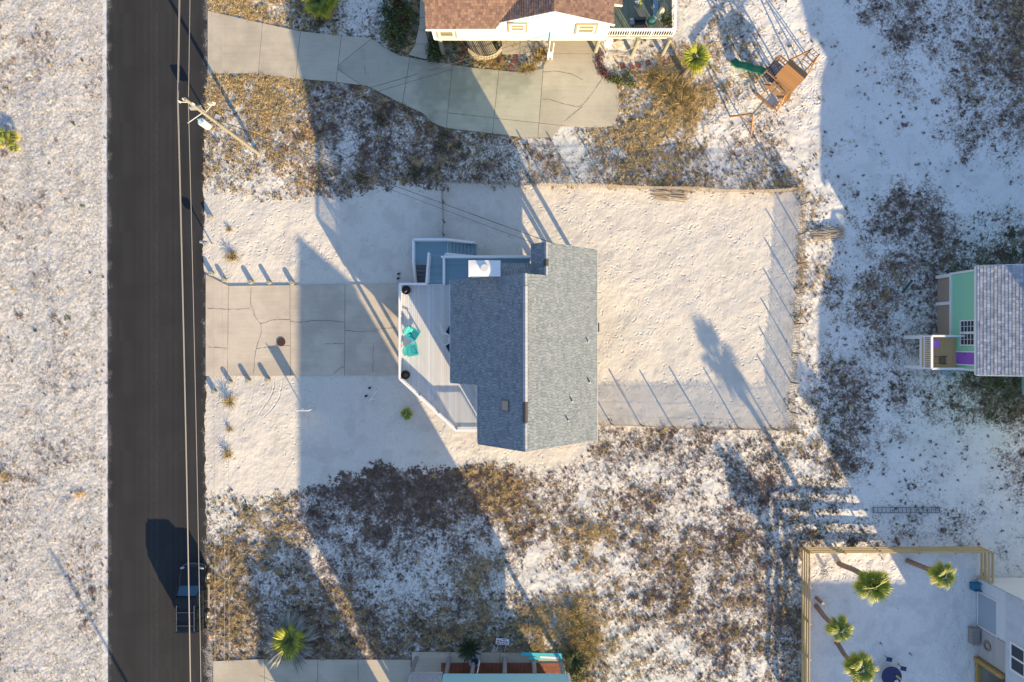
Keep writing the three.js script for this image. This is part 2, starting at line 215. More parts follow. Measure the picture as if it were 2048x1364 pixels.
for (let n = 0; n < 30; n++) {                      // walking tracks
  let x = rr(1200, 1580), y = rr(390, 830), a = rr(0, 6.28); if (n > 16) { x = rr(415, 780); y = pick([rr(400, 550), rr(770, 940)]); }
  for (let k = 0; k < 16; k++) { a += rr(-0.25, 0.25); x += Math.cos(a) * 16; y += Math.sin(a) * 16; if (!inPoly(cleanYard, x, y)) break; const s = k % 2 ? 3.4 : -3.4; dent(gx2x(x - Math.sin(a) * s), gy2z(y + Math.cos(a) * s), 0.13, 0.065, a, rr(0.012, 0.028)); }
}
for (let n = 0; n < 1500; n++) { const x = rr(1610, 1960), y = rr(1100, 1370); dent(gx2x(x), gy2z(y), rr(0.06, 0.16), rr(0.04, 0.09), rr(0, 6.28), rr(0.008, 0.03)); }
for (let n = 0; n < 900; n++) { const x = rr(1400, 1680), y = rr(0, 270); dent(gx2x(x), gy2z(y), rr(0.07, 0.15), rr(0.04, 0.09), rr(0, 6.28), rr(0.01, 0.035)); }
for (const [pts, off] of [[[[548, 762], [545, 785], [533, 805], [518, 828]], 0], [[[564, 762], [560, 790], [548, 812], [528, 834]], 0], [[[1443, 190], [1438, 230], [1415, 255], [1380, 275]], 0], [[[1436, 190], [1431, 226], [1408, 250], [1374, 270]], 0], [[[1690, 20], [1684, 90], [1672, 170], [1660, 250]], 0]]) {
  const c = new THREE.CatmullRomCurve3(pts.map(([x, y]) => V(gx2x(x), 0, gy2z(y)))); for (let k = 0; k <= 90; k++) { const q = c.getPoint(k / 90); dent(q.x, q.z, 0.07, 0.05, 0, 0.008); }
}
const sandRGB = new Uint8Array(TW * TH * 4), bumpRGB = new Uint8Array(TW * TH * 4);
{
  const e = (c) => Math.round(255 * (c <= 0.0031308 ? c * 12.92 : 1.055 * Math.pow(c, 1 / 2.4) - 0.055));
  for (let j = 0; j < TH; j++) for (let i = 0; i < TW; i++) {
    const x = (i + 0.5) / TW * 2 * GX - GX, z = (j + 0.5) / TH * 2 * GZ - GZ, px = x * PXM + 1024, py = z * PXM + 682;
    const c = cover(px, py), g1 = hash2(i, j, 7), g2 = vnoise(x * 7, z * 7, 11), g3 = fbm(x * 0.5, z * 0.5, 3, 19);
    let t = 0.93 + 0.10 * (g3 - 0.5) + 0.07 * (g1 - 0.5) + 0.05 * (g2 - 0.5);
    const wild = c.yard ? 0 : 1, east = smooth(1540, 1720, px + 60 * (g3 - 0.5));      // raked yard sand is creamier than the dune sand
    t *= 1 - 0.10 * smooth(0.5, 0.72, fbm(x * 1.1, z * 1.1, 4, 23)) * (0.6 + 0.8 * g2);                  // dirtier patches
    let r = (0.685 + 0.045 * wild + 0.03 * east - 0.012 * c.pale) * t, g = (0.632 + 0.062 * wild + 0.04 * east - 0.008 * c.pale) * t, b = (0.548 + 0.085 * wild + 0.055 * east) * t;
        // dead leaves, twigs and roots lying on the sand
    const fine = 0.55 * vnoise(x * 9, z * 9, 31) + 0.45 * vnoise(x * 19, z * 19, 37), lit = smooth(0.60 - 0.42 * c.d, 0.78 - 0.30 * c.d, fine) * smooth(0.03, 0.5, c.d);
    const sh = c.br + c.go + c.gr + 1e-3, wb = (c.br + 0.25) / (sh + 0.25), wg = c.go / (sh + 0.25), we = c.gr / (sh + 0.25);
    const lr = wb * 0.212 + wg * 0.46 + we * 0.13, lg = wb * 0.156 + wg * 0.36 + we * 0.135, lb = wb * 0.126 + wg * 0.22 + we * 0.07;
    const soft = (smooth(0.25, 1.0, c.d) * (0.35 + 0.5 * vnoise(x * 2.3, z * 2.3, 43)) + 0.55 * smooth(0.7, 1, c.d)) * (0.7 + 0.6 * fine), m = c.pale ? clamp(lit * 0.46 + 0.40 * c.br * fine) : clamp(lit * 0.62 + soft * 0.56);
    r = lerp(r, c.pale ? lr * 1.35 : lr, m); g = lerp(g, c.pale ? lg * 1.55 : lg, m); b = lerp(b, c.pale ? lb * 1.75 : lb, m);
    // scattered debris specks on the clean sand
    if (c.d < 0.05 && vnoise(x * 14, z * 14, 57) > 0.955) { r *= 0.6; g *= 0.57; b *= 0.55; }
    const k = (j * TW + i) * 4; sandRGB[k] = e(r); sandRGB[k + 1] = e(g); sandRGB[k + 2] = e(b); sandRGB[k + 3] = 255;
    const calm = px > 1200 && px < 1600 && py > 600 && py < 860 ? 0.55 : 1;
    let h = relief[j * TW + i] + calm * 0.020 * (fbm(x * 3.4, z * 3.4, 3, 61) - 0.5) + 0.010 * (vnoise(x * 9 + z * 2, z * 7, 67) - 0.5) + c.d * (c.pale ? 0.6 : 1) * (0.05 * (vnoise(x * 6, z * 6, 69) - 0.5) + 0.03 * (vnoise(x * 13, z * 13, 73) - 0.5));
    const q = Math.round(255 * clamp(0.5 + h / 0.16)); bumpRGB[k] = bumpRGB[k + 1] = bumpRGB[k + 2] = q; bumpRGB[k + 3] = 255;
  }
}
function sheetTex(d, srgb) { const t = new THREE.DataTexture(d, TW, TH, THREE.RGBAFormat); if (srgb) t.colorSpace = THREE.SRGBColorSpace; t.magFilter = THREE.LinearFilter; t.minFilter = THREE.LinearMipmapLinearFilter; t.generateMipmaps = true; t.wrapS = t.wrapT = THREE.ClampToEdgeWrapping; t.needsUpdate = true; return t; }
const sandMat = new THREE.MeshStandardMaterial({ map: sheetTex(sandRGB, true), bumpMap: sheetTex(bumpRGB, false), bumpScale: 0.16, roughness: 0.97 });
{
  const nx = 640, nz = 432, pos = new Float32Array((nx + 1) * (nz + 1) * 3), uv = new Float32Array((nx + 1) * (nz + 1) * 2), idx = [];
  for (let j = 0; j <= nz; j++) for (let i = 0; i <= nx; i++) { const x = -GX + 2 * GX * i / nx, z = -GZ + 2 * GZ * j / nz, k = j * (nx + 1) + i; const ed = Math.min(1, Math.min(i, nx - i, j, nz - j) / 6); pos[k * 3] = x; pos[k * 3 + 1] = lerp(-0.03, gh(x, z), ed); pos[k * 3 + 2] = z; uv[k * 2] = i / nx; uv[k * 2 + 1] = j / nz; if (i < nx && j < nz) { const a = k, b = k + 1, c = k + nx + 1, d = c + 1; idx.push(a, c, b, b, c, d); } }
  const g = new THREE.BufferGeometry(); g.setAttribute('position', new THREE.BufferAttribute(pos, 3)); g.setAttribute('uv', new THREE.BufferAttribute(uv, 2)); g.setIndex(idx); g.computeVertexNormals();
  const o = add('ground', g, sandMat, scene); o.userData.kind = 'structure';
  // the dunes go on to the horizon
  const ring = new THREE.Shape([[-1500, -1500], [1500, -1500], [1500, 1500], [-1500, 1500]].map(([a, b]) => new THREE.Vector2(a, b)));
  ring.holes.push(new THREE.Path([[-GX, -GZ], [-GX, GZ], [GX, GZ], [GX, -GZ]].map(([a, b]) => new THREE.Vector2(a, b))));
  const rg = new THREE.ShapeGeometry(ring); rg.rotateX(-Math.PI / 2); rg.translate(0, -0.03, 0);
  struct('outer_ground', rg, mat(0.55, 0.51, 0.45, { map: speckleTex, roughness: 0.97 }));
}

// asphalt road ---------------------------------------------------------
const asphaltTex = colourTex(1024, 1024, (u, v) => {
  const x = u * 8, n = 0.5 * tnoise(u, v, 256, 1) + 0.5 * tnoise(u, v, 512, 2), streak = tnoise(u, v * 0.02, 40, 6), big = tnoise(u, v, 5, 8);
  const patch = smooth(0.5, 0.62, tnoise(u, v, 3, 31)) * 0.10 + smooth(0.55, 0.6, tnoise(u, v, 9, 33)) * 0.06; let c = 0.022 * (0.80 + 0.36 * n + 0.34 * (streak - 0.5) + 0.24 * (big - 0.5) + patch);
  const wear = Math.exp(-((x - 2.0) ** 2) * 1.6) * 0.10 + Math.exp(-((x - 5.7) ** 2) * 1.6) * 0.08; c *= 1 - wear;
  const seam = Math.abs(x - 3.82 - 0.03 * (tnoise(u, v, 12, 14) - 0.5)); if (seam < 0.022 && tnoise(u, v, 60, 15) > 0.35) c *= 1.75;
  if (x > 3.3 && x < 3.9 && tnoise(u, v, 400, 21) > 0.87) c += 0.05;          // grit along the middle
  if (tnoise(u, v, 500, 23) > 0.962) c += 0.05;
  const ed = Math.min(x - 0.15, 7.45 - x); if (ed < 0.5 && tnoise(u, v, 430, 41) * 0.7 + tnoise(u, v, 24, 43) * 0.3 > 0.62 + ed * 0.6) return [0.40, 0.37, 0.33];      // sand blown onto the edges
  return [c * 0.97, c * 0.98, c * 1.03];
});
{
  const q = []; const R = (y) => { for (let i = 0; i < roadRight.length - 1; i++) if (y <= roadRight[i + 1][1]) { const t = (y - roadRight[i][1]) / (roadRight[i + 1][1] - roadRight[i][1]); return lerp(roadRight[i][0], roadRight[i + 1][0], clamp(t)); } return 428; };
  const L = [], Rr = []; for (let y = -60; y <= 1440; y += 6) { L.push([gx2x(214.5 + y * 0.002 + (vnoise(y * 0.13, 0, 3) - 0.5) * 1.2), gy2z(y)]); Rr.push([gx2x(R(y) + (fbm(y * 0.09, 3, 3, 4) - 0.5) * 8), gy2z(y)]); }
  const poly = [...L, ...Rr.reverse()];
  const g = prism(poly, -0.12, 0.02), m = new THREE.MeshStandardMaterial({ map: asphaltTex, roughness: 0.93 });
  const n = g.toNonIndexed(), p = n.attributes.position, uv = new Float32Array(p.count * 2);
  for (let i = 0; i < p.count; i++) { uv[i * 2] = (p.getX(i) + 29.8) / 8; uv[i * 2 + 1] = p.getZ(i) / 8; }
  n.setAttribute('uv', new THREE.BufferAttribute(uv, 2));
  const o = add('road', n, m, scene); o.userData.kind = 'structure';
  // the same road beyond the frame
  struct('road_beyond', [gbox(7.25, 0.1, 160, -25.95, -0.035, gy2z(1440) + 80.01), gbox(7.25, 0.1, 160, -26.0, -0.035, gy2z(-60) - 80.01)], m);
}

// concrete -------------------------------------------------------------
function concreteTex(r, g, b, sr, sg, sb, amount, s) { return colourTex(1024, 1024, (u, v) => { const stain = smooth(0.42, 0.75, 0.6 * tnoise(u, v, 5, s) + 0.25 * tnoise(u, v, 14, s + 1) + 0.15 * tnoise(u, v, 40, s + 2)) * amount, br = 0.5 * tnoise(u * 1, v, 200, s + 3) + 0.5 * tnoise(u * 0.05, v, 160, s + 4), k = 0.88 + 0.16 * br + 0.10 * (tnoise(u, v, 22, s + 5) - 0.5); return [lerp(r, sr, stain) * k, lerp(g, sg, stain) * k, lerp(b, sb, stain) * k]; }, 1 / 14); }
const concWarm = mat(1, 1, 1, { map: concreteTex(0.58, 0.505, 0.40, 0.44, 0.375, 0.30, 0.7, 31), roughness: 0.92 });
const concGreen = mat(1, 1, 1, { map: concreteTex(0.45, 0.42, 0.325, 0.28, 0.28, 0.215, 0.85, 51), roughness: 0.92 });
const concGrey = mat(1, 1, 1, { map: concreteTex(0.52, 0.46, 0.355, 0.40, 0.355, 0.275, 0.7, 71), roughness: 0.92 });
const soilShadeMat = mat(0.10, 0.085, 0.07, { roughness: 1 });  // soil brown, darkened to stand in for shade in gaps and cracks
function clipHalf(poly, a, b, side, gap) {
  const nx = -(b[1] - a[1]), ny = b[0] - a[0], L = Math.hypot(nx, ny), D = (p) => side * ((p[0] - a[0]) * nx + (p[1] - a[1]) * ny) / L - gap, out = [];
  for (let i = 0; i < poly.length; i++) { const p = poly[i], q = poly[(i + 1) % poly.length], dp = D(p), dq = D(q); if (dp >= 0) out.push(p); if ((dp >= 0) !== (dq >= 0)) { const t = dp / (dp - dq); out.push([lerp(p[0], q[0], t), lerp(p[1], q[1], t)]); } }
  return out;
}
function slabs(poly, cuts, gap = 0.4) { let list = [poly]; for (const [a, b, at] of cuts) { const nx = []; for (const p of list) { if (at && !inPoly(p, at[0], at[1])) { nx.push(p); continue; } for (const s of [1, -1]) { const c = clipHalf(p, a, b, s, gap); if (c.length > 2) nx.push(c); } } list = nx; } return list; }
const toM = (p) => p.map(([x, y]) => [gx2x(x), gy2z(y)]);
function concretePad(name, poly, cuts, mats, y1 = 0.05) {
  const o = new THREE.Group(); o.name = name; o.userData.kind = 'structure'; scene.add(o);
  part('joint_soil_shade', prism(toM(poly), -0.06, y1 - 0.025), soilShadeMat, o);  // dark bed painting soil and shade into the slab gaps
  slabs(poly, cuts).forEach((p) => { const m = typeof mats === 'function' ? mats(p) : mats; part('slab', prism(toM(p), -0.05, y1 + rr(-0.004, 0.006)), m, o); });
  return o;
}
function crackLine(parent, pts, y, w = 0.028) {      // flat crack strips: soil colour darkened with painted groove shade
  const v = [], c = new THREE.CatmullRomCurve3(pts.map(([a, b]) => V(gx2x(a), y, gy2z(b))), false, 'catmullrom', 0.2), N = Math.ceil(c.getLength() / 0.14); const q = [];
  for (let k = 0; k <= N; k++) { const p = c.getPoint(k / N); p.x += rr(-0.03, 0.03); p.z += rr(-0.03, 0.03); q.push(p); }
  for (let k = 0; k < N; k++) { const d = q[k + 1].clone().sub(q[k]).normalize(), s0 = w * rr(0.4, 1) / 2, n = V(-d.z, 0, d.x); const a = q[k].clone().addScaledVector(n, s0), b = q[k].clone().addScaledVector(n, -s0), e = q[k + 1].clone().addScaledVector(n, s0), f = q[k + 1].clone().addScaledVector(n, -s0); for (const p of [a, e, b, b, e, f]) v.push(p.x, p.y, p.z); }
  const g = new THREE.BufferGeometry(); g.setAttribute('position', new THREE.Float32BufferAttribute(v, 3)); g.computeVertexNormals(); part('crack', g, soilShadeMat, parent);
}
{
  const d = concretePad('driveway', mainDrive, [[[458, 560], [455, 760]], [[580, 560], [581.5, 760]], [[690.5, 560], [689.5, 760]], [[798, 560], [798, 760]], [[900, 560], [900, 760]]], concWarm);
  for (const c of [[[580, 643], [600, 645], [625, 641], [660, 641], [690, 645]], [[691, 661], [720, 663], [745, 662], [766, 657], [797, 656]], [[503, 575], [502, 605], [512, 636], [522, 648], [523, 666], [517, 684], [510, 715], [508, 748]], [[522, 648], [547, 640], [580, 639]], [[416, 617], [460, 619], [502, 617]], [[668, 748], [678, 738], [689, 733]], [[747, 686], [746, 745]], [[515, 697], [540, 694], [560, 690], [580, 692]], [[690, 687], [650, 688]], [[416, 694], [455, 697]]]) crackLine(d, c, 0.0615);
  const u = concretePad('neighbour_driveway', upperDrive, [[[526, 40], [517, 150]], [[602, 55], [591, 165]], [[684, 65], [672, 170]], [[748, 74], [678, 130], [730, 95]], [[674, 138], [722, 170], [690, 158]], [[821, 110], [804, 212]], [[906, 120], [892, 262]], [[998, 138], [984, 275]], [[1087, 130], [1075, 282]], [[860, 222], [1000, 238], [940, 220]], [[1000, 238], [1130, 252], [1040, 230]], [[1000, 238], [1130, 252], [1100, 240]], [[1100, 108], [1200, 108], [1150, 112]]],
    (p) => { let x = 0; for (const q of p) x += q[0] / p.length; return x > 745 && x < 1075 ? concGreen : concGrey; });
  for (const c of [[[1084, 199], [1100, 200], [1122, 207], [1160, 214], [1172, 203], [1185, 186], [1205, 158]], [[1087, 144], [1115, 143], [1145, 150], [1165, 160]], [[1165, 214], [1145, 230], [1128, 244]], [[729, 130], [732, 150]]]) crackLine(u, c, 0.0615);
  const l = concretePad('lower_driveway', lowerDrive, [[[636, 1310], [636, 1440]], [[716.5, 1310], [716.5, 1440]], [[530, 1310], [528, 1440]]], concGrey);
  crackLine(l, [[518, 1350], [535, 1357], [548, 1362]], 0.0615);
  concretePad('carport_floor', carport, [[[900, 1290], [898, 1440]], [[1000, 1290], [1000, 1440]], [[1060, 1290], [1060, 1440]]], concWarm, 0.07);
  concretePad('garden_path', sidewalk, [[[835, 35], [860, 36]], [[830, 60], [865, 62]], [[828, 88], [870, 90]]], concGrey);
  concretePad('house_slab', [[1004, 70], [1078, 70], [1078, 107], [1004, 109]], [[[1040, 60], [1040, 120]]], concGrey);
}

// ================================================================ PLANT COVER (uncountable)
function bladesGeo(n, opt) {                       // thin bent blades or twigs springing from one foot, about 1 unit in radius
  const v = [];
  for (let k = 0; k < n; k++) {
    const az = rr(0, 6.283), el = rr(opt.e0, opt.e1), L = rr(opt.l0, opt.l1), w = opt.w * rr(0.6, 1.3), r0 = rr(0, opt.foot), a0 = rr(0, 6.283);
    const d = V(Math.cos(az), 0, Math.sin(az)), s = V(-d.z, 0, d.x).multiplyScalar(w / 2), b = V(Math.cos(a0) * r0, -0.05, Math.sin(a0) * r0);
    const m = b.clone().addScaledVector(d, L * 0.5 * Math.cos(el)); m.y += L * 0.5 * Math.sin(el);
    const el2 = el - opt.droop, t = m.clone().addScaledVector(d, L * 0.5 * Math.cos(el2)); t.y += L * 0.5 * Math.sin(el2);
    const tilt = V(0, w * rr(-0.5, 0.5), 0);
    const p = [b.clone().sub(s).sub(tilt), b.clone().add(s).add(tilt), m.clone().sub(s).sub(tilt), m.clone().add(s).add(tilt), t];
    for (const i of [0, 1, 2, 2, 1, 3, 2, 3, 4]) v.push(p[i].x, p[i].y, p[i].z);
    if (opt.leaf) for (let q = 0; q < opt.leaf; q++) { const c = b.clone().lerp(t, rr(0.3, 1)), z = opt.leafSize * rr(0.6, 1.3), u = V(rr(-1, 1), rr(-0.6, 0.6), rr(-1, 1)).normalize().multiplyScalar(z), x = V(rr(-1, 1), rr(-0.4, 0.8), rr(-1, 1)).normalize().multiplyScalar(z * 0.5); for (const e of [c.clone().sub(x), c.clone().add(u), c.clone().add(x)]) v.push(e.x, e.y, e.z); }
  }
  const g = new THREE.BufferGeometry(); g.setAttribute('position', new THREE.Float32BufferAttribute(v, 3)); g.computeVertexNormals(); return g;
}
const plantMat = new THREE.MeshStandardMaterial({ color: 0xffffff, roughness: 0.9, side: THREE.DoubleSide });
const kinds = {
  scrub: { name: 'woody_scrub', label: 'low grey brown woody scrub spread over the white sand', cat: 'scrub', geos: [0, 1, 2].map(() => bladesGeo(15, { e0: 0.15, e1: 1.1, l0: 0.6, l1: 1.15, w: 0.10, foot: 0.35, droop: 0.3, leaf: 1, leafSize: 0.17 })), cols: [[.21, .143, .105], [.155, .11, .09], [.27, .185, .125], [.225, .145, .11], [.18, .13, .105]] },
  gold: { name: 'golden_dune_grass', label: 'dry golden grass growing in drifts on the dunes', cat: 'grass', geos: [0, 1, 2].map(() => bladesGeo(18, { e0: 0.35, e1: 1.35, l0: 0.8, l1: 1.5, w: 0.07, foot: 0.25, droop: 0.7 })), cols: [[.54, .41, .20], [.62, .49, .27], [.45, .33, .15], [.40, .31, .14], [.55, .38, .20]] },
  green: { name: 'green_ground_plants', label: 'small dark green leafy plants dotted across the sand', cat: 'plants', geos: [0, 1].map(() => bladesGeo(12, { e0: 0.1, e1: 1.0, l0: 0.5, l1: 1.0, w: 0.16, foot: 0.2, droop: 0.5, leaf: 2, leafSize: 0.26 })), cols: [[.075, .10, .03], [.11, .13, .04], [.13, .13, .045], [.09, .09, .04]] },
  pale: { name: 'pale_ground_cover', label: 'short pale dry ground cover across the road from the houses', cat: 'ground cover', geos: [0, 1, 2].map(() => bladesGeo(13, { e0: 0.25, e1: 1.25, l0: 0.6, l1: 1.2, w: 0.09, foot: 0.4, droop: 0.4 })), cols: [[.60, .56, .50], [.54, .50, .44], [.66, .63, .57], [.44, .38, .31], [.56, .50, .42]] },
};
for (const k of Object.values(kinds)) k.lists = k.geos.map(() => []);
const inHard = (x, y) => hardPolys.some((p) => inPoly(p, x, y));
const q4 = new THREE.Quaternion(), e4 = new THREE.Euler();
for (let n = 0; n < 1150000; n++) {
  const px = rr(-40, 2090), py = rr(-40, 1405), c = cover(px, py); if (c.d <= 0.02) continue;
  const fine = 0.5 + 1.1 * (fbm(px * 0.09, py * 0.09, 2, 611) - 0.5) * 2;
  if (rnd() > (c.pale ? 0.62 * c.d : (0.06 * c.d + 0.92 * c.d * c.d) * (px > 1690 ? 0.6 : 1)) * clamp(fine, 0.15, 1.5)) continue;
  if (inHard(px, py)) continue;
  const sum = c.br + c.go + c.gr + (c.pale ? 1.3 : 0.02); let t = rnd() * sum, kind = 'scrub';
  if ((t -= c.br) < 0) kind = 'scrub'; else if ((t -= c.go) < 0) kind = 'gold'; else if ((t -= c.gr) < 0) kind = 'green'; else kind = c.pale ? 'pale' : 'scrub';
  const K = kinds[kind], col = pick(K.cols), b = rr(0.75, 1.3);
  let s = kind === 'gold' ? rr(0.09, 0.19) + 0.10 * c.d * c.d * (c.pale ? 0 : 1) : kind === 'green' ? rr(0.05, 0.13) : kind === 'pale' ? rr(0.04, 0.10) : rr(0.045, 0.10) + 0.04 * c.d * c.d;
  if (c.pale) s *= 0.85; if (rnd() < 0.03) s *= 1.5;
  const x = gx2x(px), z = gy2z(py);
  pick(K.lists).push({ x, y: gh(x, z), z, s, h: s * rr(0.7, 1.15), a: rr(0, 6.283), c: [col[0] * b * (c.pale && kind !== 'pale' ? 1.15 : 1), col[1] * b * (c.pale && kind !== 'pale' ? 1.3 : 1), col[2] * b * (c.pale && kind !== 'pale' ? 1.4 : 1)] });
}
for (let n = 0; n < 42000; n++) {                   // shrublets: tufts growing close together
  const px = rr(-40, 2090), py = rr(-40, 1405), c = cover(px, py); if (c.d <= 0.06 || inHard(px, py)) continue;
  if (rnd() > (c.pale ? 0.012 + 0.22 * c.br * c.br : 0.03 + 0.62 * c.d * c.d)) continue;
  const sum = c.br + 0.7 * c.go + c.gr + 0.05; let t = rnd() * sum, kind = (t -= c.br) < 0 ? 'scrub' : (t -= 0.7 * c.go) < 0 ? 'gold' : (t -= c.gr) < 0 ? 'green' : 'scrub';
  const K = kinds[kind], col = pick(K.cols), R = rr(0.03, 0.09) + 0.09 * c.d * rnd() + (rnd() < 0.12 * c.d ? rr(0.1, 0.22) : 0), m = Math.ceil(3 + R * R * 170);
  for (let q = 0; q < m; q++) { const a = rr(0, 6.283), r = R * Math.sqrt(rnd()), x = gx2x(px) + Math.cos(a) * r * 1.25, z = gy2z(py) + Math.sin(a) * r, b = rr(0.8, 1.2), s = rr(0.06, 0.12) + R * 0.22, v = c.pale ? 1.35 : 1; pick(K.lists).push({ x, y: gh(x, z), z, s, h: s * rr(1.0, 1.7), a: rr(0, 6.283), c: [col[0] * b * v, col[1] * b * v, col[2] * b * v] }); }
}
for (const K of Object.values(kinds)) {
  const g = new THREE.Group(); g.name = K.name; g.userData.kind = 'stuff'; tag(g, K.label, K.cat); scene.add(g);
  K.lists.forEach((list, i) => {
    if (!list.length) return;
    const im = new THREE.InstancedMesh(K.geos[i], plantMat, list.length); im.name = 'tufts'; im.castShadow = im.receiveShadow = true; const m = new THREE.Matrix4(), col = new THREE.Color();
    list.forEach((o, k) => { q4.setFromEuler(e4.set(rr(-0.15, 0.15), o.a, rr(-0.15, 0.15))); m.compose(V(o.x, o.y, o.z), q4, V(o.s, o.h, o.s)); im.setMatrixAt(k, m); im.setColorAt(k, col.setRGB(...o.c)); });
    im.userData.kind = 'stuff'; g.add(im);
  });
}
console.log('tufts', Object.values(kinds).map((k) => k.lists.reduce((s, l) => s + l.length, 0)).join(' '));

// ---------------------------------------------------------------- countable plants
function leafTuft(n, opt, cols) {                  // one clump as one mesh with coloured blades
  const gs = []; for (let k = 0; k < 3; k++) { const g = bladesGeo(Math.ceil(n / 3), opt), c = pick(cols), a = new Float32Array(g.attributes.position.count * 3); for (let i = 0; i < a.length; i += 3) { const b = rr(0.85, 1.15); a[i] = c[0] * b; a[i + 1] = c[1] * b; a[i + 2] = c[2] * b; } g.setAttribute('color', new THREE.BufferAttribute(a, 3)); gs.push(g); }
  return mergeGeometries(gs);
}
const vcMat = new THREE.MeshStandardMaterial({ color: 0xffffff, vertexColors: true, roughness: 0.85, side: THREE.DoubleSide });
const goldCols = [[.36, .26, .09], [.26, .19, .075], [.44, .34, .14]], greenCols = [[.07, .10, .025], [.11, .14, .035], [.16, .17, .04]], redCols = [[.16, .05, .05], [.20, .075, .06], [.13, .06, .05]];
const clumpGeos = [leafTuft(110, { e0: 0.3, e1: 1.4, l0: 0.8, l1: 1.4, w: 0.035, foot: 0.25, droop: 0.8 }, goldCols), leafTuft(110, { e0: 0.3, e1: 1.4, l0: 0.8, l1: 1.4, w: 0.035, foot: 0.25, droop: 0.8 }, goldCols)];
function clump(px, py, size, label, group, i = 0) { const x = gx2x(px), z = gy2z(py); const o = add(numbered('grass_clump'), clumpGeos[i % 2], vcMat, scene); o.position.set(x, gh(x, z), z); o.scale.set(size, size * 0.95, size); o.rotation.y = rr(0, 6); tag(o, label, 'grass', group); return o; }
clump(466, 514, 0.68, 'golden grass clump in the sand near the corner of the driveway flare');
clump(459, 459, 0.34, 'tiny dark grass tuft on the sand beside the mailbox of the main house');
clump(460, 803, 0.7, 'bright golden grass clump behind the bollards at the driveway');
clump(460, 858, 0.36, 'small golden grass tuft between two larger clumps by the road');
clump(457, 908, 0.6, 'golden grass clump on the sand farthest from the driveway');
const byHouse = 'clumps of tall golden grass beside the turquoise house on posts';
for (const [x, y, s] of [[1076, 118, .8], [1085, 105, .7], [1060, 135, .75], [1045, 140, .6], [985, 128, .5], [975, 122, .45], [1000, 134, .5]]) clump(x, y, s, 'tall golden grass clump bordering the slab under the turquoise house', byHouse);
const dune = 'big clumps of golden grass in the thicket by the palm';
for (const [x, y, s] of [[1300, 150, .8], [1322, 162, .9], [1345, 168, .85], [1365, 180, .9], [1338, 190, .85], [1360, 205, .9], [1380, 195, .7], [1345, 218, .7], [1310, 172, .7], [1378, 222, .6]]) clump(x, y, s, 'big golden grass clump in the thicket below the palm', dune);
const south = 'tall golden grass clumps beside the low turquoise house';
for (const [x, y, s] of [[1152, 1225, .9], [1160, 1245, .9], [1150, 1262, .8], [1175, 1278, .9], [1190, 1270, .7], [1165, 1295, .8], [1185, 1305, .7], [1145, 1285, .7]]) clump(x, y, s, 'tall golden grass clump by the end of the turquoise carport', south);

const shrubGeo = (cols, n = 240) => { const v = [], c = []; for (let k = 0; k < n; k++) { const a = rr(0, 6.283), r = Math.pow(rnd(), 0.45), el = Math.acos(rr(0, 1)), p = V(Math.cos(a) * Math.sin(el) * r, Math.cos(el) * r * 0.8 + 0.05, Math.sin(a) * Math.sin(el) * r), s = rr(0.09, 0.17), u = V(rr(-1, 1), rr(-0.6, 0.9), rr(-1, 1)).normalize(), w = V(rr(-1, 1), rr(-0.3, 0.3), rr(-1, 1)).cross(u).normalize().multiplyScalar(s * 0.45); u.multiplyScalar(s); const col = pick(cols), b = rr(0.75, 1.25); for (const q of [p.clone().sub(w), p.clone().add(u), p.clone().add(w), p.clone().sub(w), p.clone().add(w), p.clone().sub(u)]) { v.push(q.x, q.y, q.z); c.push(col[0] * b, col[1] * b, col[2] * b); } } const g = new THREE.BufferGeometry(); g.setAttribute('position', new THREE.Float32BufferAttribute(v, 3)); g.setAttribute('color', new THREE.Float32BufferAttribute(c, 3)); g.computeVertexNormals(); return g; };
const stemGeo = mergeGeometries([[0.3, 0.2], [-0.3, 0.15], [0.05, -0.35], [-0.1, 0.3]].map(([x, z]) => new THREE.TubeGeometry(new THREE.LineCurve3(V(0, -0.1, 0), V(x, 0.6, z)), 1, 0.025, 4)));
const greenShrub = shrubGeo(greenCols), greenShrub2 = shrubGeo([[.05, .085, .03], [.085, .12, .04], [.12, .14, .04]]), redShrub = shrubGeo(redCols), barkMat = mat(0.13, 0.10, 0.075);
function shrub(px, py, size, h, geo, label, group) { const t = thing('garden_shrub', label, 'shrub', V(gx2x(px), 0, gy2z(py)), group); t.position.y = gh(t.position.x, t.position.z); const f = add('foliage', geo, vcMat, t); f.scale.set(size, h, size); const s = add('stem', stemGeo, barkMat, t); s.scale.set(size, h, size); t.rotation.y = rr(0, 6); return t; }
const bed = 'green shrubs in the bed beside the garden path';
for (const [x, y, s, h] of [[795, 15, .9, .9], [780, 38, .8, .8], [805, 50, .8, .7], [785, 66, .9, .9], [800, 85, .8, .7], [815, 30, .6, .6], [770, 20, .6, .6]]) shrub(x, y, s, h, rnd() < 0.5 ? greenShrub : greenShrub2, 'leafy green shrub in the bed along the narrow garden path', bed);
const foot = 'dark green shrubs at the foot of the turquoise house';
for (const [x, y, s, h] of [[868, 112, .7, .8], [866, 95, .6, .8], [872, 80, .6, .7]]) shrub(x, y, s, h, greenShrub2, 'dark green shrub between the garden path and the house post', foot);
shrub(797, 12, .45, .95, redShrub, 'dark red leaved shrub among green shrubs next to the path end');
shrub(806, 45, .42, .85, redShrub, 'dark red leaved shrub low in the green bed by the path');
const rb = 'dark red ground shrubs at the driveway edge by the hammock';
for (const [x, y] of [[1199, 112], [1198, 128], [1203, 143], [1212, 152]]) shrub(x, y, .42, .35, redShrub, 'low dark red shrub lining the driveway edge near the hammock', rb);
const dg = 'dark shrubs at the end of the turquoise carport';
for (const [x, y, s] of [[1143, 1318, .9], [1150, 1340, .8], [1160, 1325, .7]]) shrub(x, y, s, .8, greenShrub2, 'dark green shrub pressed against the end of the turquoise carport', dg);
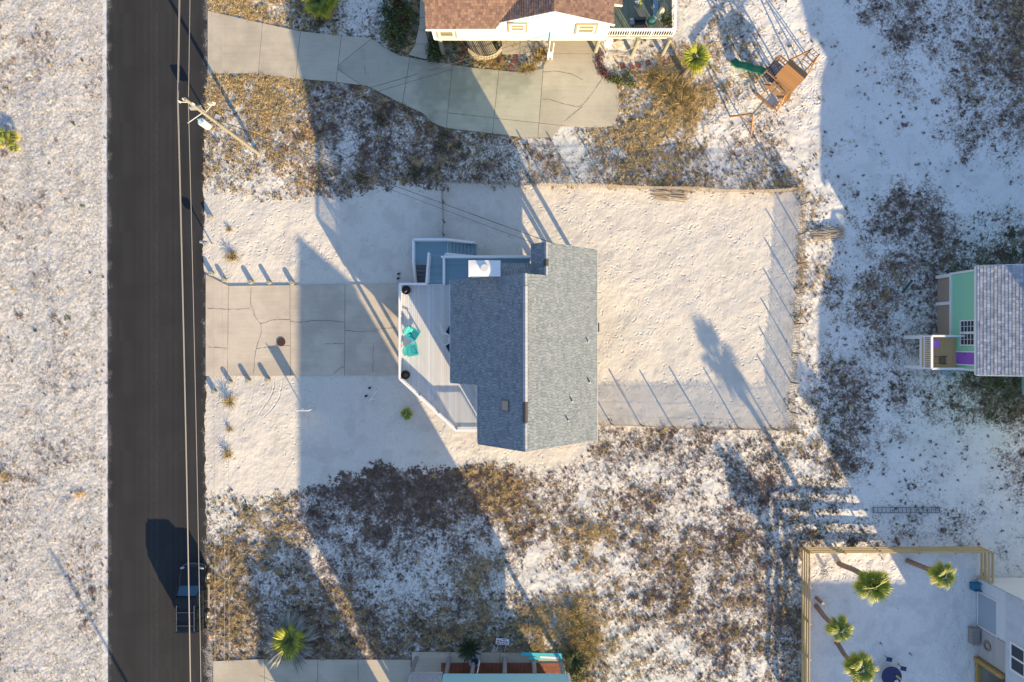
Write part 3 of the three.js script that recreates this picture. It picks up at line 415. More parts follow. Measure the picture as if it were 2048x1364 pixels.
const sg = 'green shrubs along the thicket edge by the driveway';
for (const [x, y, s] of [[1226, 158, .5], [1240, 163, .5], [1255, 150, .45], [1262, 170, .45]]) shrub(x, y, s, .4, greenShrub, 'small yellow green shrub along the rounded driveway corner', sg);
const bw = 'brown bushes on the shaded slope under the upper driveway';
const brownShrub = shrubGeo([[.12, .10, .06], [.16, .13, .075], [.10, .09, .055]], 200);
for (const [x, y, s] of [[763, 238, .75], [880, 295, .6], [890, 270, .6], [718, 352, .6], [830, 350, .7], [860, 340, .5]]) shrub(x, y, s, s * .8, brownShrub, 'rounded brown bush on the shaded slope below the upper driveway', bw);

// ================================================================ BUILDERS FOR HOUSES
function shingleGeo(O, U, D, Lv, uRange, opt) {     // rows of overlapping tabs on a roof plane; U along the eave, D down the slope
  const N = U.clone().cross(D).normalize(); if (N.y < 0) N.negate();
  const pos = [], col = [], at = (u, v, n) => O.clone().addScaledVector(U, u).addScaledVector(D, v).addScaledVector(N, n);
  const tri = (a, b, c, k) => { for (const p of [a, b, c]) { pos.push(p.x, p.y, p.z); col.push(k[0], k[1], k[2]); } };
  const rows = Math.ceil(Lv / opt.exp);
  for (let j = 0; j < rows; j++) {
    const v0 = j * opt.exp, v1 = Math.min(Lv, v0 + opt.exp), [a, b] = uRange((v0 + v1) / 2); let u = a - rr(0, opt.w);
    const rowTone = rr(0.98, 1.02);
    while (u < b) {
      const w = opt.w * rr(0.7, 1.3), u0 = Math.max(a, u), u1 = Math.min(b, u + w - opt.gap); u += w; if (u1 - u0 < 0.02) continue;
      const c = pick(opt.cols), k = rowTone * rr(0.9, 1.1), cc = [c[0] * k, c[1] * k, c[2] * k], th = rr(0.014, 0.026);
      const p = at(u0, v0, 0.004), q = at(u1, v0, 0.004), r = at(u1, v1 - 0.006, th), s = at(u0, v1 - 0.006, th), r0 = at(u1, v1 - 0.006, 0), s0 = at(u0, v1 - 0.006, 0), p0 = at(u0, v0, 0), q0 = at(u1, v0, 0);
      tri(p, s, q, cc); tri(q, s, r, cc); tri(s, s0, r, cc); tri(r, s0, r0, cc); tri(p, p0, s, cc); tri(s, p0, s0, cc); tri(q, r, q0, cc); tri(r, r0, q0, cc);
    }
  }
  const g = new THREE.BufferGeometry(); g.setAttribute('position', new THREE.Float32BufferAttribute(pos, 3)); g.setAttribute('color', new THREE.Float32BufferAttribute(col, 3)); g.computeVertexNormals(); return g;
}
const shingleMat = new THREE.MeshStandardMaterial({ color: 0xffffff, vertexColors: true, roughness: 0.92, side: THREE.DoubleSide });
function shingles(parent, O, U, D, Lv, uRange, opt) { const o = add('shingle_rows', shingleGeo(O, U, D, Lv, uRange, opt), shingleMat, parent); o.userData.kind = 'stuff'; return o; }
const white = mat(0.80, 0.80, 0.79, { roughness: 0.6, map: speckleTex }), whitePlain = mat(0.78, 0.78, 0.77, { roughness: 0.55 }), glassMat = mat(0.03, 0.04, 0.05, { roughness: 0.08, metalness: 0.0 }), darkMetal = mat(0.05, 0.048, 0.045, { roughness: 0.55 });
const whiteVar = vary(0.77, 0.77, 0.76, 4, 0.05, { roughness: 0.55 });
// wall outline in x-y pushed along z, or (turn) outline in z-y pushed along x
function gableBody(pts, z0, z1) { const g = new THREE.ExtrudeGeometry(new THREE.Shape(pts.map(([x, y]) => new THREE.Vector2(x, y))), { depth: z1 - z0, bevelEnabled: false }); g.translate(0, 0, z0); return g; }
// window in a wall; n = the way the wall faces ('x-','x+','z-','z+')
function windowUnit(parent, c, n, w, h, o = {}) {
  const t = o.t ?? 0.1, out = n[1] === '+' ? 1 : -1, ax = n[0];
  const B = (ww, hh, dd, du, dy, dn) => ax === 'z' ? gbox(ww, hh, dd, c.x + du, c.y + dy, c.z + out * dn) : gbox(dd, hh, ww, c.x + out * dn, c.y + dy, c.z + du);
  const pane = part('window', B(w - 0.02, h - 0.02, 0.03, 0, 0, 0.02), o.glass ?? glassMat, parent);
  const fm = o.frame ?? whitePlain;
  part('frame', [B(w + 2 * t, t, 0.09, 0, h / 2 + t / 2, 0.035), B(w + 2 * t, t, 0.09, 0, -h / 2 - t / 2, 0.035), B(t, h, 0.09, -w / 2 - t / 2, 0, 0.035), B(t, h, 0.09, w / 2 + t / 2, 0, 0.035)], fm, pane);
  const bars = []; for (let k = 1; k < (o.cols ?? 1); k++) bars.push(B(o.bar ?? 0.04, h - 0.01, 0.05, -w / 2 + w * k / o.cols, 0, 0.035)); for (let k = 1; k < (o.rows ?? 2); k++) bars.push(B(w - 0.01, o.bar ?? 0.05, 0.055, 0, -h / 2 + h * k / (o.rows ?? 2), 0.04));
  if (bars.length) part('glazing_bar', bars, o.barMat ?? fm, pane);
  return pane;
}
function lapWall(parent, ax, c, len, y0, y1, m, out, step = 0.18, name = 'siding_board') {   // overlapping boards on a wall facing out along an axis; c = [x, z] of its middle
  const n = Math.round((y1 - y0) / step), st = (y1 - y0) / n;
  for (let k = 0; k < n; k++) { const o = add(name, UB, Array.isArray(m) ? pick(m) : m, parent); o.position.set(c[0], y0 + (k + 0.5) * st, c[1]); const tilt = 0.06; if (ax === 'x') { o.scale.set(0.02, st * 1.02, len); o.rotation.z = tilt * out; o.position.x += out * 0.012; } else { o.scale.set(len, st * 1.02, 0.02); o.rotation.x = -tilt * out; o.position.z += out * 0.012; } }
}
function railing(parent, a, b, o = {}) {           // a, b: points on the floor line
  const H = o.h ?? 1.0, m = o.m ?? whiteVar, L = a.distanceTo(b), up = (p, y) => V(p.x, p.y + y, p.z), M = Array.isArray(m) ? m : [m];
  beam('top_rail', up(a, H - 0.02), up(b, H - 0.02), o.rw ?? 0.14, 0.04, pick(M), parent);
  beam('rail', up(a, H - 0.085), up(b, H - 0.085), 0.04, 0.085, pick(M), parent);
  beam('rail', up(a, 0.10), up(b, 0.10), 0.045, 0.085, pick(M), parent);
  const n = Math.max(1, Math.round(L / (o.gap ?? 0.16)));
  for (let k = 1; k < n; k++) { const p = a.clone().lerp(b, k / n); plank('baluster', p.x, p.y + 0.1 + (H - 0.2) / 2, p.z, 0.036, H - 0.24, 0.036, pick(M), parent); }
  const np = Math.max(1, Math.round(L / (o.every ?? 1.9)));
  for (let k = o.skipA ? 1 : 0; k <= np - (o.skipB ? 1 : 0); k++) { const p = a.clone().lerp(b, k / np); plank('rail_post', p.x, p.y + H / 2 - 0.03, p.z, 0.1, H - 0.02, 0.1, pick(M), parent); }
}

// ================================================================ MAIN BEACH HOUSE
const HR = 10.2, RX = 0.77, Z0 = -3.95, Z1 = 6.46, WZ = -5.97, S2 = Math.SQRT1_2;
const greyTabs = [[.205, .24, .26], [.225, .26, .28], [.25, .28, .295], [.18, .215, .235], [.23, .26, .28]];
{
  const house = thing('beach_house', 'raised beach house with steep grey shingle roof and white chimney', 'house', V(0, 0, 0));
  const wallM = mat(0.52, 0.60, 0.64, { map: speckleTex }), soffit = mat(0.6, 0.6, 0.58);
  // walls
  const wall = part('wall', [gableBody([[-3.63, 3], [5.2, 3], [5.2, 5.5], [0.77, 9.95], [-3.63, 5.55]], -3.6, 2.4), gableBody([[-1.8, 3], [5.2, 3], [5.2, 5.5], [0.77, 9.95], [-1.8, 7.4]], 2.4, 6.1), gableBody([[1.5, 3], [5.2, 3], [5.2, 5.5], [2.05, 8.65], [1.5, 8.1]], -5.65, -3.6)], wallM, house);
  part('floor_frame', [gbox(9.0, 0.28, 6.1, 0.8, 2.86, -0.55), gbox(7.2, 0.28, 3.7, 1.7, 2.86, 4.35), gbox(3.9, 0.28, 2.0, 3.3, 2.86, -4.65)], mat(0.33, 0.27, 0.2, { map: woodTex }), house);
  const pileM = mat(0.36, 0.31, 0.24, { map: woodTex });
  for (const x of [-3.4, -1.6, 0.9, 3.1, 5.0]) for (const z of [-3.4, -1.0, 1.6, 3.9, 5.9]) if (!(x === -3.4 && z > 2)) rod('piling', V(x, -0.4, z), V(x, 2.73, z), 0.15, pileM, house);
  for (const x of [1.7, 3.4, 5.0]) rod('piling', V(x, -0.4, -5.5), V(x, 2.73, -5.5), 0.15, pileM, house);
  // roof
  const R = (x, z) => V(x, HR - (x - RX), z), L = (x, z) => V(x, HR - (RX - x), z), lower = (v) => v.clone().add(V(0, -0.02, 0));
  const roofUnder = mat(0.56, 0.55, 0.52, { map: speckleTex }), felt = mat(0.09, 0.09, 0.095, { roughness: 0.95 });   // painted soffit below, roofing felt under the shingles
  const q = (a, b, c, d) => slabQuad(lower(a), lower(b), lower(c), lower(d), 0.16);
  const roof = part('roof', [q(R(RX, Z0), R(RX, Z1), R(5.57, Z1), R(5.57, Z0)), q(R(2.05, WZ), R(2.05, Z0 - 0.002), R(5.57, Z0 - 0.002), R(5.57, WZ)),
    q(L(RX, Z0), L(RX, 2.75), L(-4.03, 2.75), L(-4.03, Z0)), q(L(RX, 2.752), L(RX, Z1), L(-2.16, Z1), L(-2.16, 2.752)),
    q(V(2.05, 8.92, WZ), V(2.05, 8.92, Z0 - 0.002), V(1.17, 8.04, Z0 - 0.002), V(1.17, 8.04, WZ))], roofUnder, house);
  const f = (a, b, c, d) => { const dn = (v) => v.clone().add(V(0, -0.009, 0)); return slabQuad(dn(a), dn(b), dn(c), dn(d), 0.006); };
  part('roofing_felt', [f(R(RX, Z0), R(RX, Z1), R(5.57, Z1), R(5.57, Z0)), f(R(2.05, WZ), R(2.05, Z0 - 0.002), R(5.57, Z0 - 0.002), R(5.57, WZ)),
    f(L(RX, Z0), L(RX, 2.75), L(-4.03, 2.75), L(-4.03, Z0)), f(L(RX, 2.752), L(RX, Z1), L(-2.16, Z1), L(-2.16, 2.752)),
    f(V(2.05, 8.92, WZ), V(2.05, 8.92, Z0 - 0.002), V(1.17, 8.04, Z0 - 0.002), V(1.17, 8.04, WZ))], felt, roof);
  const opt = { exp: 0.185, w: 0.2, gap: 0.02, cols: greyTabs };
  shingles(roof, V(RX, HR, 0), V(0, 0, 1), V(S2, -S2, 0), 4.8 / S2, (v) => [v * S2 + RX < 2.05 ? Z0 : WZ, Z1], opt);
  shingles(roof, V(RX, HR, 0), V(0, 0, 1), V(-S2, -S2, 0), 4.8 / S2, (v) => [Z0, RX - v * S2 < -2.16 ? 2.75 : Z1], opt);
  shingles(roof, V(2.05, 8.92, 0), V(0, 0, 1), V(-S2, -S2, 0), 0.88 / S2, () => [WZ, Z0], opt);
  // ridge caps along both ridges, proud of the slopes, with a raised vented length
  const capVar = vary(0.33, 0.35, 0.365, 5, 0.10), raisedVar = vary(0.40, 0.42, 0.44, 5, 0.09);
  const cap = (x, y, z, len, m, w, lift) => { for (const s of [1, -1]) { const o = add('ridge_cap', UB, m, roof); o.scale.set(w, 0.02, len); o.rotation.z = -s * Math.PI / 4; o.position.set(x + s * w * S2 / 2, y + lift - w * S2 / 2, z); } };
  for (let z = Z0 + 0.12; z < Z1 - 0.1; z += 0.25) { const vented = z > -3.2 && z < 3.55, flat = z > 3.55 && z < 4.75; if (!flat) cap(RX, HR, z, 0.24, vented ? pick(raisedVar) : pick(capVar), vented ? 0.2 : 0.16, vented ? 0.085 : 0.045); }
  for (let z = WZ + 0.12; z < Z0 - 0.1; z += 0.25) cap(2.05, 8.92, z, 0.24, pick(capVar), 0.15, 0.045);
  const ridgeVent = mat(0.075, 0.068, 0.062, { roughness: 0.6 });
  for (const [x, y, z, len] of [[RX, HR, 4.15, 1.2], [2.05, 8.92, -4.72, 0.42]]) for (const s of [1, -1]) { const o = add('metal_ridge_vent', UB, ridgeVent, roof); o.scale.set(0.2, 0.035, len); o.rotation.z = -s * Math.PI / 4; o.position.set(x + s * 0.072, y + 0.055 - 0.072, z); }
  for (const s of [1, -1]) { const o = add('vent_edge', UB, mat(0.18, 0.10, 0.08), roof); o.scale.set(0.02, 0.03, 6.75); o.rotation.z = -s * Math.PI / 4; o.position.set(RX + s * 0.155, HR + 0.085 - 0.16, 0.17); }
  // fascia boards
  const fas = (a, b) => beam('fascia', a, b, 0.03, 0.2, whitePlain, roof);
  fas(V(5.60, 5.22, WZ), V(5.60, 5.22, Z1)); fas(V(-4.06, 5.22, Z0), V(-4.06, 5.22, 2.73)); fas(V(-2.19, 7.09, 2.78), V(-2.19, 7.09, Z1));
  // pipes through the roof, roof window
  const pipeM = mat(0.7, 0.7, 0.68, { roughness: 0.5 });
  for (const [px, py] of [[1145, 803], [1137, 842], [1180, 765], [1177, 684]]) { let h = 7; for (let k = 0; k < 4; k++) h = HR - (P(px, py, h).x - RX) + 0.2; const b = P(px, py, h); const o = add('vent_pipe', UC, pipeM, roof); o.scale.set(0.05, 0.5, 0.05); o.position.set(b.x, b.y - 0.12, b.z); const c = part('flashing', gcyl(0.11, 0.06, 0.14, 0, 0, 0), mat(0.5, 0.5, 0.5, { metalness: 0.3, roughness: 0.5 }), o); c.scale.set(20, 2, 20); c.position.set(0, -0.42, 0); c.rotation.z = -Math.PI / 4 * 0; }
  { let h = 9; for (let k = 0; k < 4; k++) h = HR - (RX - P(1012, 811, h).x); const b = P(1012, 811, h); const o = new THREE.Group(); o.name = 'skylight'; o.position.copy(b); o.rotation.z = Math.PI / 4; roof.add(o);
    part('skylight_frame', [gbox(0.62, 0.12, 0.06, 0, 0.05, -0.30), gbox(0.62, 0.12, 0.06, 0, 0.05, 0.30), gbox(0.06, 0.12, 0.54, -0.28, 0.05, 0), gbox(0.06, 0.12, 0.54, 0.28, 0.05, 0)], mat(0.20, 0.16, 0.12), o); part('skylight_dome', gbox(0.5, 0.07, 0.54, 0, 0.075, 0), mat(0.32, 0.28, 0.22, { roughness: 0.25 }), o); }
  // low shed roof over the side door, beside the chimney
  const shed = part('porch_roof', slabQuad(V(-0.70, 6.05, -3.98), V(1.5, 6.05, -3.98), V(1.5, 5.1, -5.1), V(-0.70, 5.1, -5.1), 0.12), roofUnder, house);
  { const D = V(0, 5.1 - 6.05, -5.1 + 3.98), Ls = D.length(); D.normalize(); shingles(shed, V(-0.7, 6.06, -3.98), V(1, 0, 0), D, Ls, () => [0, 2.2], opt); }
  // chimney chase with a pressed metal cap
  const chim = part('chimney', gbox(1.78, 6.0, 0.82, -1.65, 5.95, -4.37), white, house);
  const cap2 = part('chimney_cap', [gbox(1.92, 0.06, 0.96, -1.65, 8.98, -4.36), (() => { const g = new THREE.ConeGeometry(0.62, 0.10, 4, 1); g.rotateY(Math.PI / 4); g.scale(2.1, 1, 1.02); g.translate(-1.65, 9.06, -4.36); return g; })()], whitePlain, chim);
  part('flue_lid', [gcyl(0.24, 0.24, 0.10, -1.65, 9.08, -4.36, 24), gcyl(0.21, 0.23, 0.04, -1.65, 9.16, -4.36, 24)], mat(0.62, 0.61, 0.58, { roughness: 0.4 }), chim);
  for (const sx of [-1, 1]) for (const sz of [-1, 1]) beam('cap_corner', V(-1.65 + sx * 0.93, 8.72, -4.36 + sz * 0.45), V(-1.65 + sx * 0.93, 8.96, -4.36 + sz * 0.45), 0.07, 0.07, whitePlain, chim);
  // doors and windows
  windowUnit(house, V(-3.63, 4.25, -1.9), 'x-', 1.1, 1.2); windowUnit(house, V(-3.63, 4.1, 1.2), 'x-', 1.8, 2.0, { cols: 2, rows: 1 }); windowUnit(house, V(-1.8, 4.3, 4.3), 'x-', 1.0, 1.2);
  windowUnit(house, V(0.0, 4.3, 6.1), 'z+', 1.1, 1.3); windowUnit(house, V(3.4, 4.3, 6.1), 'z+', 1.1, 1.3); windowUnit(house, V(0.9, 7.5, 6.1), 'z+', 1.0, 1.2);
  windowUnit(house, V(5.2, 4.3, -2.0), 'x+', 1.1, 1.2); windowUnit(house, V(5.2, 4.3, 1.5), 'x+', 1.1, 1.2); windowUnit(house, V(5.2, 4.3, 4.6), 'x+', 1.1, 1.2);
  const door = part('door', gbox(0.9, 2.05, 0.05, 0.4, 4.05, -3.63), mat(0.20, 0.34, 0.42), house); part('handle', gcyl(0.03, 0.03, 0.08, 0.75, 4.0, -3.70), darkMetal, door);
  // wall louvre and lamp near the corner seen from above
  part('wall_lamp', gbox(0.14, 0.5, 0.36, -2.02, 6.2, 3.6), darkMetal, house);
  part('gable_bracket', gbox(0.12, 0.12, 0.6, 5.66, 5.2, -0.9), darkMetal, house);
}

// ---------------------------------------------------------------- deck, walkway, stairs
const FL = 3.0;                                     // deck floor
const deckVar = vary(0.60, 0.60, 0.585, 8, 0.10, { roughness: 0.7 }), blueDeck = vary(0.20, 0.33, 0.39, 6, 0.07, { roughness: 0.7 }), pileWood = mat(0.36, 0.31, 0.24, { map: woodTex });
function boardQuad(x0, x1, za, zb, zc, zd, y) {     // board along z between x0 and x1; za, zb near ends at x0, x1; zc, zd far ends
  const g = new THREE.BoxGeometry(1, 1, 1), p = g.attributes.position; for (let i = 0; i < p.count; i++) { const L = p.getX(i) < 0, N = p.getZ(i) < 0; p.setXYZ(i, L ? x0 : x1, y + (p.getY(i) < 0 ? -0.035 : 0), N ? (L ? za : zb) : (L ? zc : zd)); } g.computeVertexNormals(); return g;
}
{
  const deck = thing('raised_deck', 'white railed raised deck with pale grey boards in front of the beach house', 'deck', V(0, 0, 0));
  const zEnd = (x) => x < -3.8 ? 2.53 + (x + 7.64) * (3.57 / 3.84) : 6.1, zTop = (x) => x < -3.66 ? -3.9 : 2.42;
  for (let x = -7.62; x < -1.9; x += 0.142) { const a = x, b = x + 0.128; add('deck_board', boardQuad(a, b, zTop(b), zTop(b), zEnd(a), zEnd(b), FL + rr(-0.002, 0.002)), pick(deckVar), deck); }
  for (let z = -5.72; z < -3.95; z += 0.142) plank('deck_board', -1.7, FL - 0.018 + rr(-0.002, 0.002), z + 0.067, 5.86, 0.035, 0.134, pick(blueDeck), deck);
  const J = (a, b) => beam('rim_joist', a, b, 0.05, 0.22, whitePlain, deck), y = FL - 0.16;
  J(V(-7.64, y, -3.9), V(-7.64, y, 2.53)); J(V(-7.64, y, 2.53), V(-3.8, y, 6.12)); J(V(-3.8, y, 6.12), V(-1.85, y, 6.12)); J(V(-7.62, y, -3.93), V(-4.6, y, -3.93)); J(V(-4.65, y, -5.75), V(1.2, y, -5.75)); J(V(-4.65, y, -5.72), V(-4.65, y, -3.95));
  for (let x = -7.2; x < -3.8; x += 1.1) beam('joist', V(-7.6, FL - 0.15, x + 3.6), V(-3.7, FL - 0.15, x + 3.6), 0.05, 0.2, pileWood, deck);
  for (const [x, z] of [[-7.5, -3.75], [-7.5, -0.6], [-7.5, 2.4], [-5.6, 4.25], [-3.75, 5.95], [-2.0, 5.95], [-4.55, -5.6], [-1.7, -5.6], [1.1, -5.6], [-5.4, -3.75]]) rod('piling', V(x, -0.4, z), V(x, FL - 0.06, z), 0.12, pileWood, deck);
  const o = {}; const f = (x, z) => V(x, FL, z);
  railing(deck, f(-7.57, -3.85), f(-7.57, 2.55), o); railing(deck, f(-7.57, 2.55), f(-3.78, 6.05), o); railing(deck, f(-3.78, 6.05), f(-2.0, 6.05), o); railing(deck, f(-7.57, -3.85), f(-5.78, -3.85), o);
  railing(deck, f(-4.6, -3.85), f(-4.6, -5.7), o); railing(deck, f(-4.6, -5.7), f(1.2, -5.7), o);
  const lamp = part('post_lamp', new THREE.SphereGeometry(0.08, 14, 10), mat(0.85, 0.85, 0.82, { roughness: 0.3 }), deck); lamp.position.set(-4.70, FL + 1.06, -5.66);
}
{
  const LH = 1.72, st = thing('deck_stairs', 'blue grey wooden stairs and landing with white railings climbing to the deck', 'stairs', V(0, 0, 0));
  for (let z = -7.08; z < -5.5; z += 0.142) plank('landing_board', z > -6.12 ? -6.30 : -5.72, LH - 0.018, z + 0.067, z > -6.12 ? 1.14 : 2.3, 0.035, 0.134, pick(blueDeck), st);
  const J = (a, b) => beam('rim_joist', a, b, 0.05, 0.2, whitePlain, st);
  J(V(-6.9, LH - 0.14, -7.1), V(-4.56, LH - 0.14, -7.1)); J(V(-6.9, LH - 0.14, -7.1), V(-6.9, LH - 0.14, -5.45)); J(V(-4.56, LH - 0.14, -7.1), V(-4.56, LH - 0.14, -6.0));
  for (const [x, z] of [[-6.8, -7.0], [-6.8, -5.6], [-4.7, -7.0], [-4.7, -6.1], [-5.8, -6.1]]) rod('piling', V(x, -0.4, z), V(x, LH - 0.06, z), 0.1, pileWood, st);
  // flight from the deck to the landing
  const riserM = vary(0.09, 0.15, 0.18, 3, 0.1), treadM = vary(0.26, 0.39, 0.45, 5, 0.08); const n1 = 7; for (let k = 0; k <= n1; k++) { const t = k / (n1 + 1), z = lerp(-3.95, -6.12, t), h = lerp(FL, LH, (k + 1) / (n1 + 1)); plank('tread', -5.22, h - 0.02, z - 0.15, 0.98, 0.04, 0.26, pick(treadM), st); plank('riser', -5.22, h + 0.06, z - 0.005, 0.96, 0.12, 0.02, pick(riserM), st); }
  // flight from the landing eastwards to the sand
  const n2 = 7; for (let k = 0; k <= n2; k++) { const x = -4.55 + k * 0.245, h = LH - (k + 1) * 0.19; plank('tread', x + 0.14, h - 0.02, -6.60, 0.235, 0.04, 0.98, pick(treadM), st); plank('riser', x + 0.005, h + 0.07, -6.60, 0.02, 0.14, 0.96, pick(riserM), st); }
  // flight from the landing down under the deck
  const grey = vary(0.16, 0.19, 0.215, 4, 0.08);
  for (let k = 0; k <= 7; k++) { const z = -5.46 + k * 0.26, h = LH - (k + 1) * 0.19; plank('tread', -6.32, h - 0.02, z + 0.13, 1.02, 0.04, 0.27, pick(grey), st); plank('riser', -6.32, h + 0.07, z + 0.005, 1.0, 0.14, 0.02, pick(grey), st); }
  for (const x of [-5.74, -4.72]) beam('stringer', V(x, FL - 0.22, -3.95), V(x, LH - 0.12, -6.15), 0.05, 0.26, whitePlain, st);
  for (const z of [-7.1, -6.1]) beam('stringer', V(-4.56, LH - 0.2, z), V(-2.6, 0.1, z), 0.05, 0.26, whitePlain, st);
  for (const x of [-6.87, -5.80]) beam('stringer', V(x, LH - 0.2, -5.46), V(x, 0.05, -3.4), 0.05, 0.26, whitePlain, st);
  const o = { every: 1.6, gap: 0.15 };
  railing(st, V(-6.85, LH, -7.05), V(-4.56, LH, -7.05), o); railing(st, V(-6.85, LH, -7.05), V(-6.85, LH, -5.5), o); railing(st, V(-6.85, LH, -5.5), V(-6.85, 0.55, -3.9), { ...o, skipA: true });
  railing(st, V(-4.56, LH, -7.05), V(-2.75, 0.3, -7.05), { ...o, skipA: true }); railing(st, V(-4.56, LH, -6.05), V(-2.75, 0.3, -6.05), { ...o });
  railing(st, V(-5.77, FL, -3.95), V(-5.77, LH, -6.1), o);
}

// ================================================================ NEIGHBOURING HOUSES
const turq = mat(0.34, 0.66, 0.68, { map: speckleTex, roughness: 0.75 }), turqVar = vary(0.35, 0.67, 0.69, 4, 0.03, { roughness: 0.7 });
const brownTabs = [[.22, .135, .10], [.27, .165, .115], [.18, .11, .085], [.29, .185, .13], [.235, .14, .105]], greyOld = [[.34, .35, .38], [.40, .41, .43], [.46, .46, .48], [.30, .31, .34]];
const pinePost = mat(0.34, 0.33, 0.24, { map: woodTex }), greyPost = mat(0.30, 0.31, 0.33, { map: woodTex });

// ---------------------------------------------------------------- turquoise house on posts with a brown roof (north)
{
  const h = thing('stilt_house', 'turquoise house on posts with brown shingle roof above the curved driveway', 'house', V(0, 0, 0));
  const zf = -20.9, k = 0.44;
  part('wall', [gableBody([[-1.25, 2.75], [6.42, 2.75], [6.42, 4.72], [2.67, 6.38], [-1.25, 4.66]], -34, zf), gbox(4.1, 1.95, 13, -3.29, 3.72, zf - 6.5)], turq, h);
  lapWall(h, 'z', [-3.29, zf], 4.09, 2.78, 4.64, turqVar, 1, 0.17); lapWall(h, 'z', [2.585, zf], 7.66, 2.78, 4.6, turqVar, 1, 0.17);
  for (let j = 0; j < 9; j++) { const y = 4.68 + j * 0.18, w = (6.4 - y) / k * 2 - 0.2; if (w > 0.3) { const o = add('siding_board', UB, pick(turqVar), h); o.scale.set(w, 0.18, 0.02); o.rotation.x = -0.06; o.position.set(2.67, y + 0.05, zf + 0.012); } }
  beam('corner_board', V(-5.34, 2.75, zf + 0.02), V(-5.34, 4.66, zf + 0.02), 0.12, 0.06, whitePlain, h); beam('corner_board', V(6.42, 2.75, zf + 0.02), V(6.42, 4.66, zf + 0.02), 0.12, 0.06, whitePlain, h);
  part('floor_frame', gbox(11.8, 0.2, 13.1, 0.54, 2.645, zf - 6.53), mat(0.55, 0.58, 0.55), h);
  const under = mat(0.2, 0.13, 0.09), R = (x, z) => V(x, 6.56 - Math.abs(x - 2.67) * k, z), Lp = (x, z) => V(x, 4.86 + (-20.62 - z) * k, z);
  const roof = part('roof', [slabQuad(R(2.67, -20.98), R(6.78, -20.98), R(6.78, -34), R(2.67, -34), 0.14), slabQuad(R(2.67, -20.98), R(-1.42, -20.98), R(-1.42, -34), R(2.67, -34), 0.14), slabQuad(Lp(-5.7, -20.62), Lp(-1.1, -20.62), Lp(2.6, -24.5), Lp(-5.7, -24.5), 0.14), slabQuad(R(6.7, -22.4), R(7.35, -22.4), R(7.35, -34), R(6.7, -34), 0.141)], under, h);
  const c = Math.cos(Math.atan(k)), s = Math.sin(Math.atan(k)), opt = { exp: 0.17, w: 0.22, gap: 0.012, cols: brownTabs };
  shingles(roof, V(2.67, 6.58, -34), V(0, 0, 1), V(c, -s, 0), 4.11 / c, () => [4, 13.02], opt);
  shingles(roof, V(2.67, 6.58, -34), V(0, 0, 1), V(-c, -s, 0), 4.09 / c, () => [6, 13.02], opt);
  shingles(roof, V(-5.7, Lp(0, -24.5).y + 0.02, -24.5), V(1, 0, 0), V(0, -s, c), 3.88 / c, (v) => [0, 4.6 + (3.7) * (1 - v * c / 3.88)], opt);
  shingles(roof, V(6.78, 6.58 - 4.11 * k, -34), V(0, 0, 1), V(c, -s, 0), 0.57 / c, () => [4, 11.6], opt);
  for (const [a, b] of [[R(2.67, -20.96), R(6.8, -20.96)], [R(2.67, -20.96), R(-1.42, -20.96)]]) beam('barge_board', a.add(V(0, -0.11, 0)), b.add(V(0, -0.11, 0)), 0.04, 0.2, whitePlain, roof);
  beam('fascia', V(-5.72, 4.76, -20.59), V(-1.2, 4.76, -20.59), 0.04, 0.18, whitePlain, roof); beam('fascia', V(6.8, 4.52, -22.37), V(7.36, 4.4, -22.37), 0.04, 0.2, whitePlain, roof);
  // windows with tan surrounds
  const tan = mat(0.36, 0.25, 0.15), olive = mat(0.22, 0.20, 0.10, { roughness: 0.2 });
  for (const [px, py, w, hh, rows] of [[893, 66, 0.85, 0.75, 1], [1035, 53, 0.78, 0.78, 2], [1172, 56, 0.95, 0.95, 2]]) { const q = P(px, py, 3.75), x = (px - 1024) / PXM * (1 - (50 - (-zf * PXM * 50 / (682 - py))) / 50), y = 50 - (-zf) * PXM * 50 / (682 - py); const pane = windowUnit(h, V(x, y, zf + 0.02), 'z+', w, hh, { t: 0.13, frame: whitePlain, glass: olive, rows, bar: 0.09 }); const t = 0.13, W = w + 0.26, H = hh + 0.26; part('trim', [gbox(W + 0.26, t, 0.07, x, y + H / 2 + t / 2, zf + 0.06), gbox(W + 0.26, t, 0.07, x, y - H / 2 - t / 2, zf + 0.06), gbox(t, H, 0.07, x - W / 2 - t / 2, y, zf + 0.06), gbox(t, H, 0.07, x + W / 2 + t / 2, y, zf + 0.06)], tan, pane); }
  for (const [x, z] of [[-5.05, -21.1], [-5.05, -25], [-2, -25], [1.2, -25], [4, -25], [6.1, -21.15], [6.1, -25], [2.3, -24]]) { const o = rod('piling', V(x, -0.3, z), V(x, 2.56, z), 0.16, pinePost, h); }
  // electricity meter and mast on the wall
  const mt = P(1096, 98, 0.1); rod('meter_pipe', V(mt.x, 0, zf + 0.25), V(mt.x, 3.9, zf + 0.14), 0.045, whitePlain, h); rod('meter_pipe', V(mt.x + 0.28, 0, zf + 0.3), V(mt.x + 0.28, 2.55, zf + 0.2), 0.04, whitePlain, h); part('meter_box', gbox(0.4, 0.5, 0.22, mt.x + 0.1, 0.9, zf + 0.32), whitePlain, h);
}
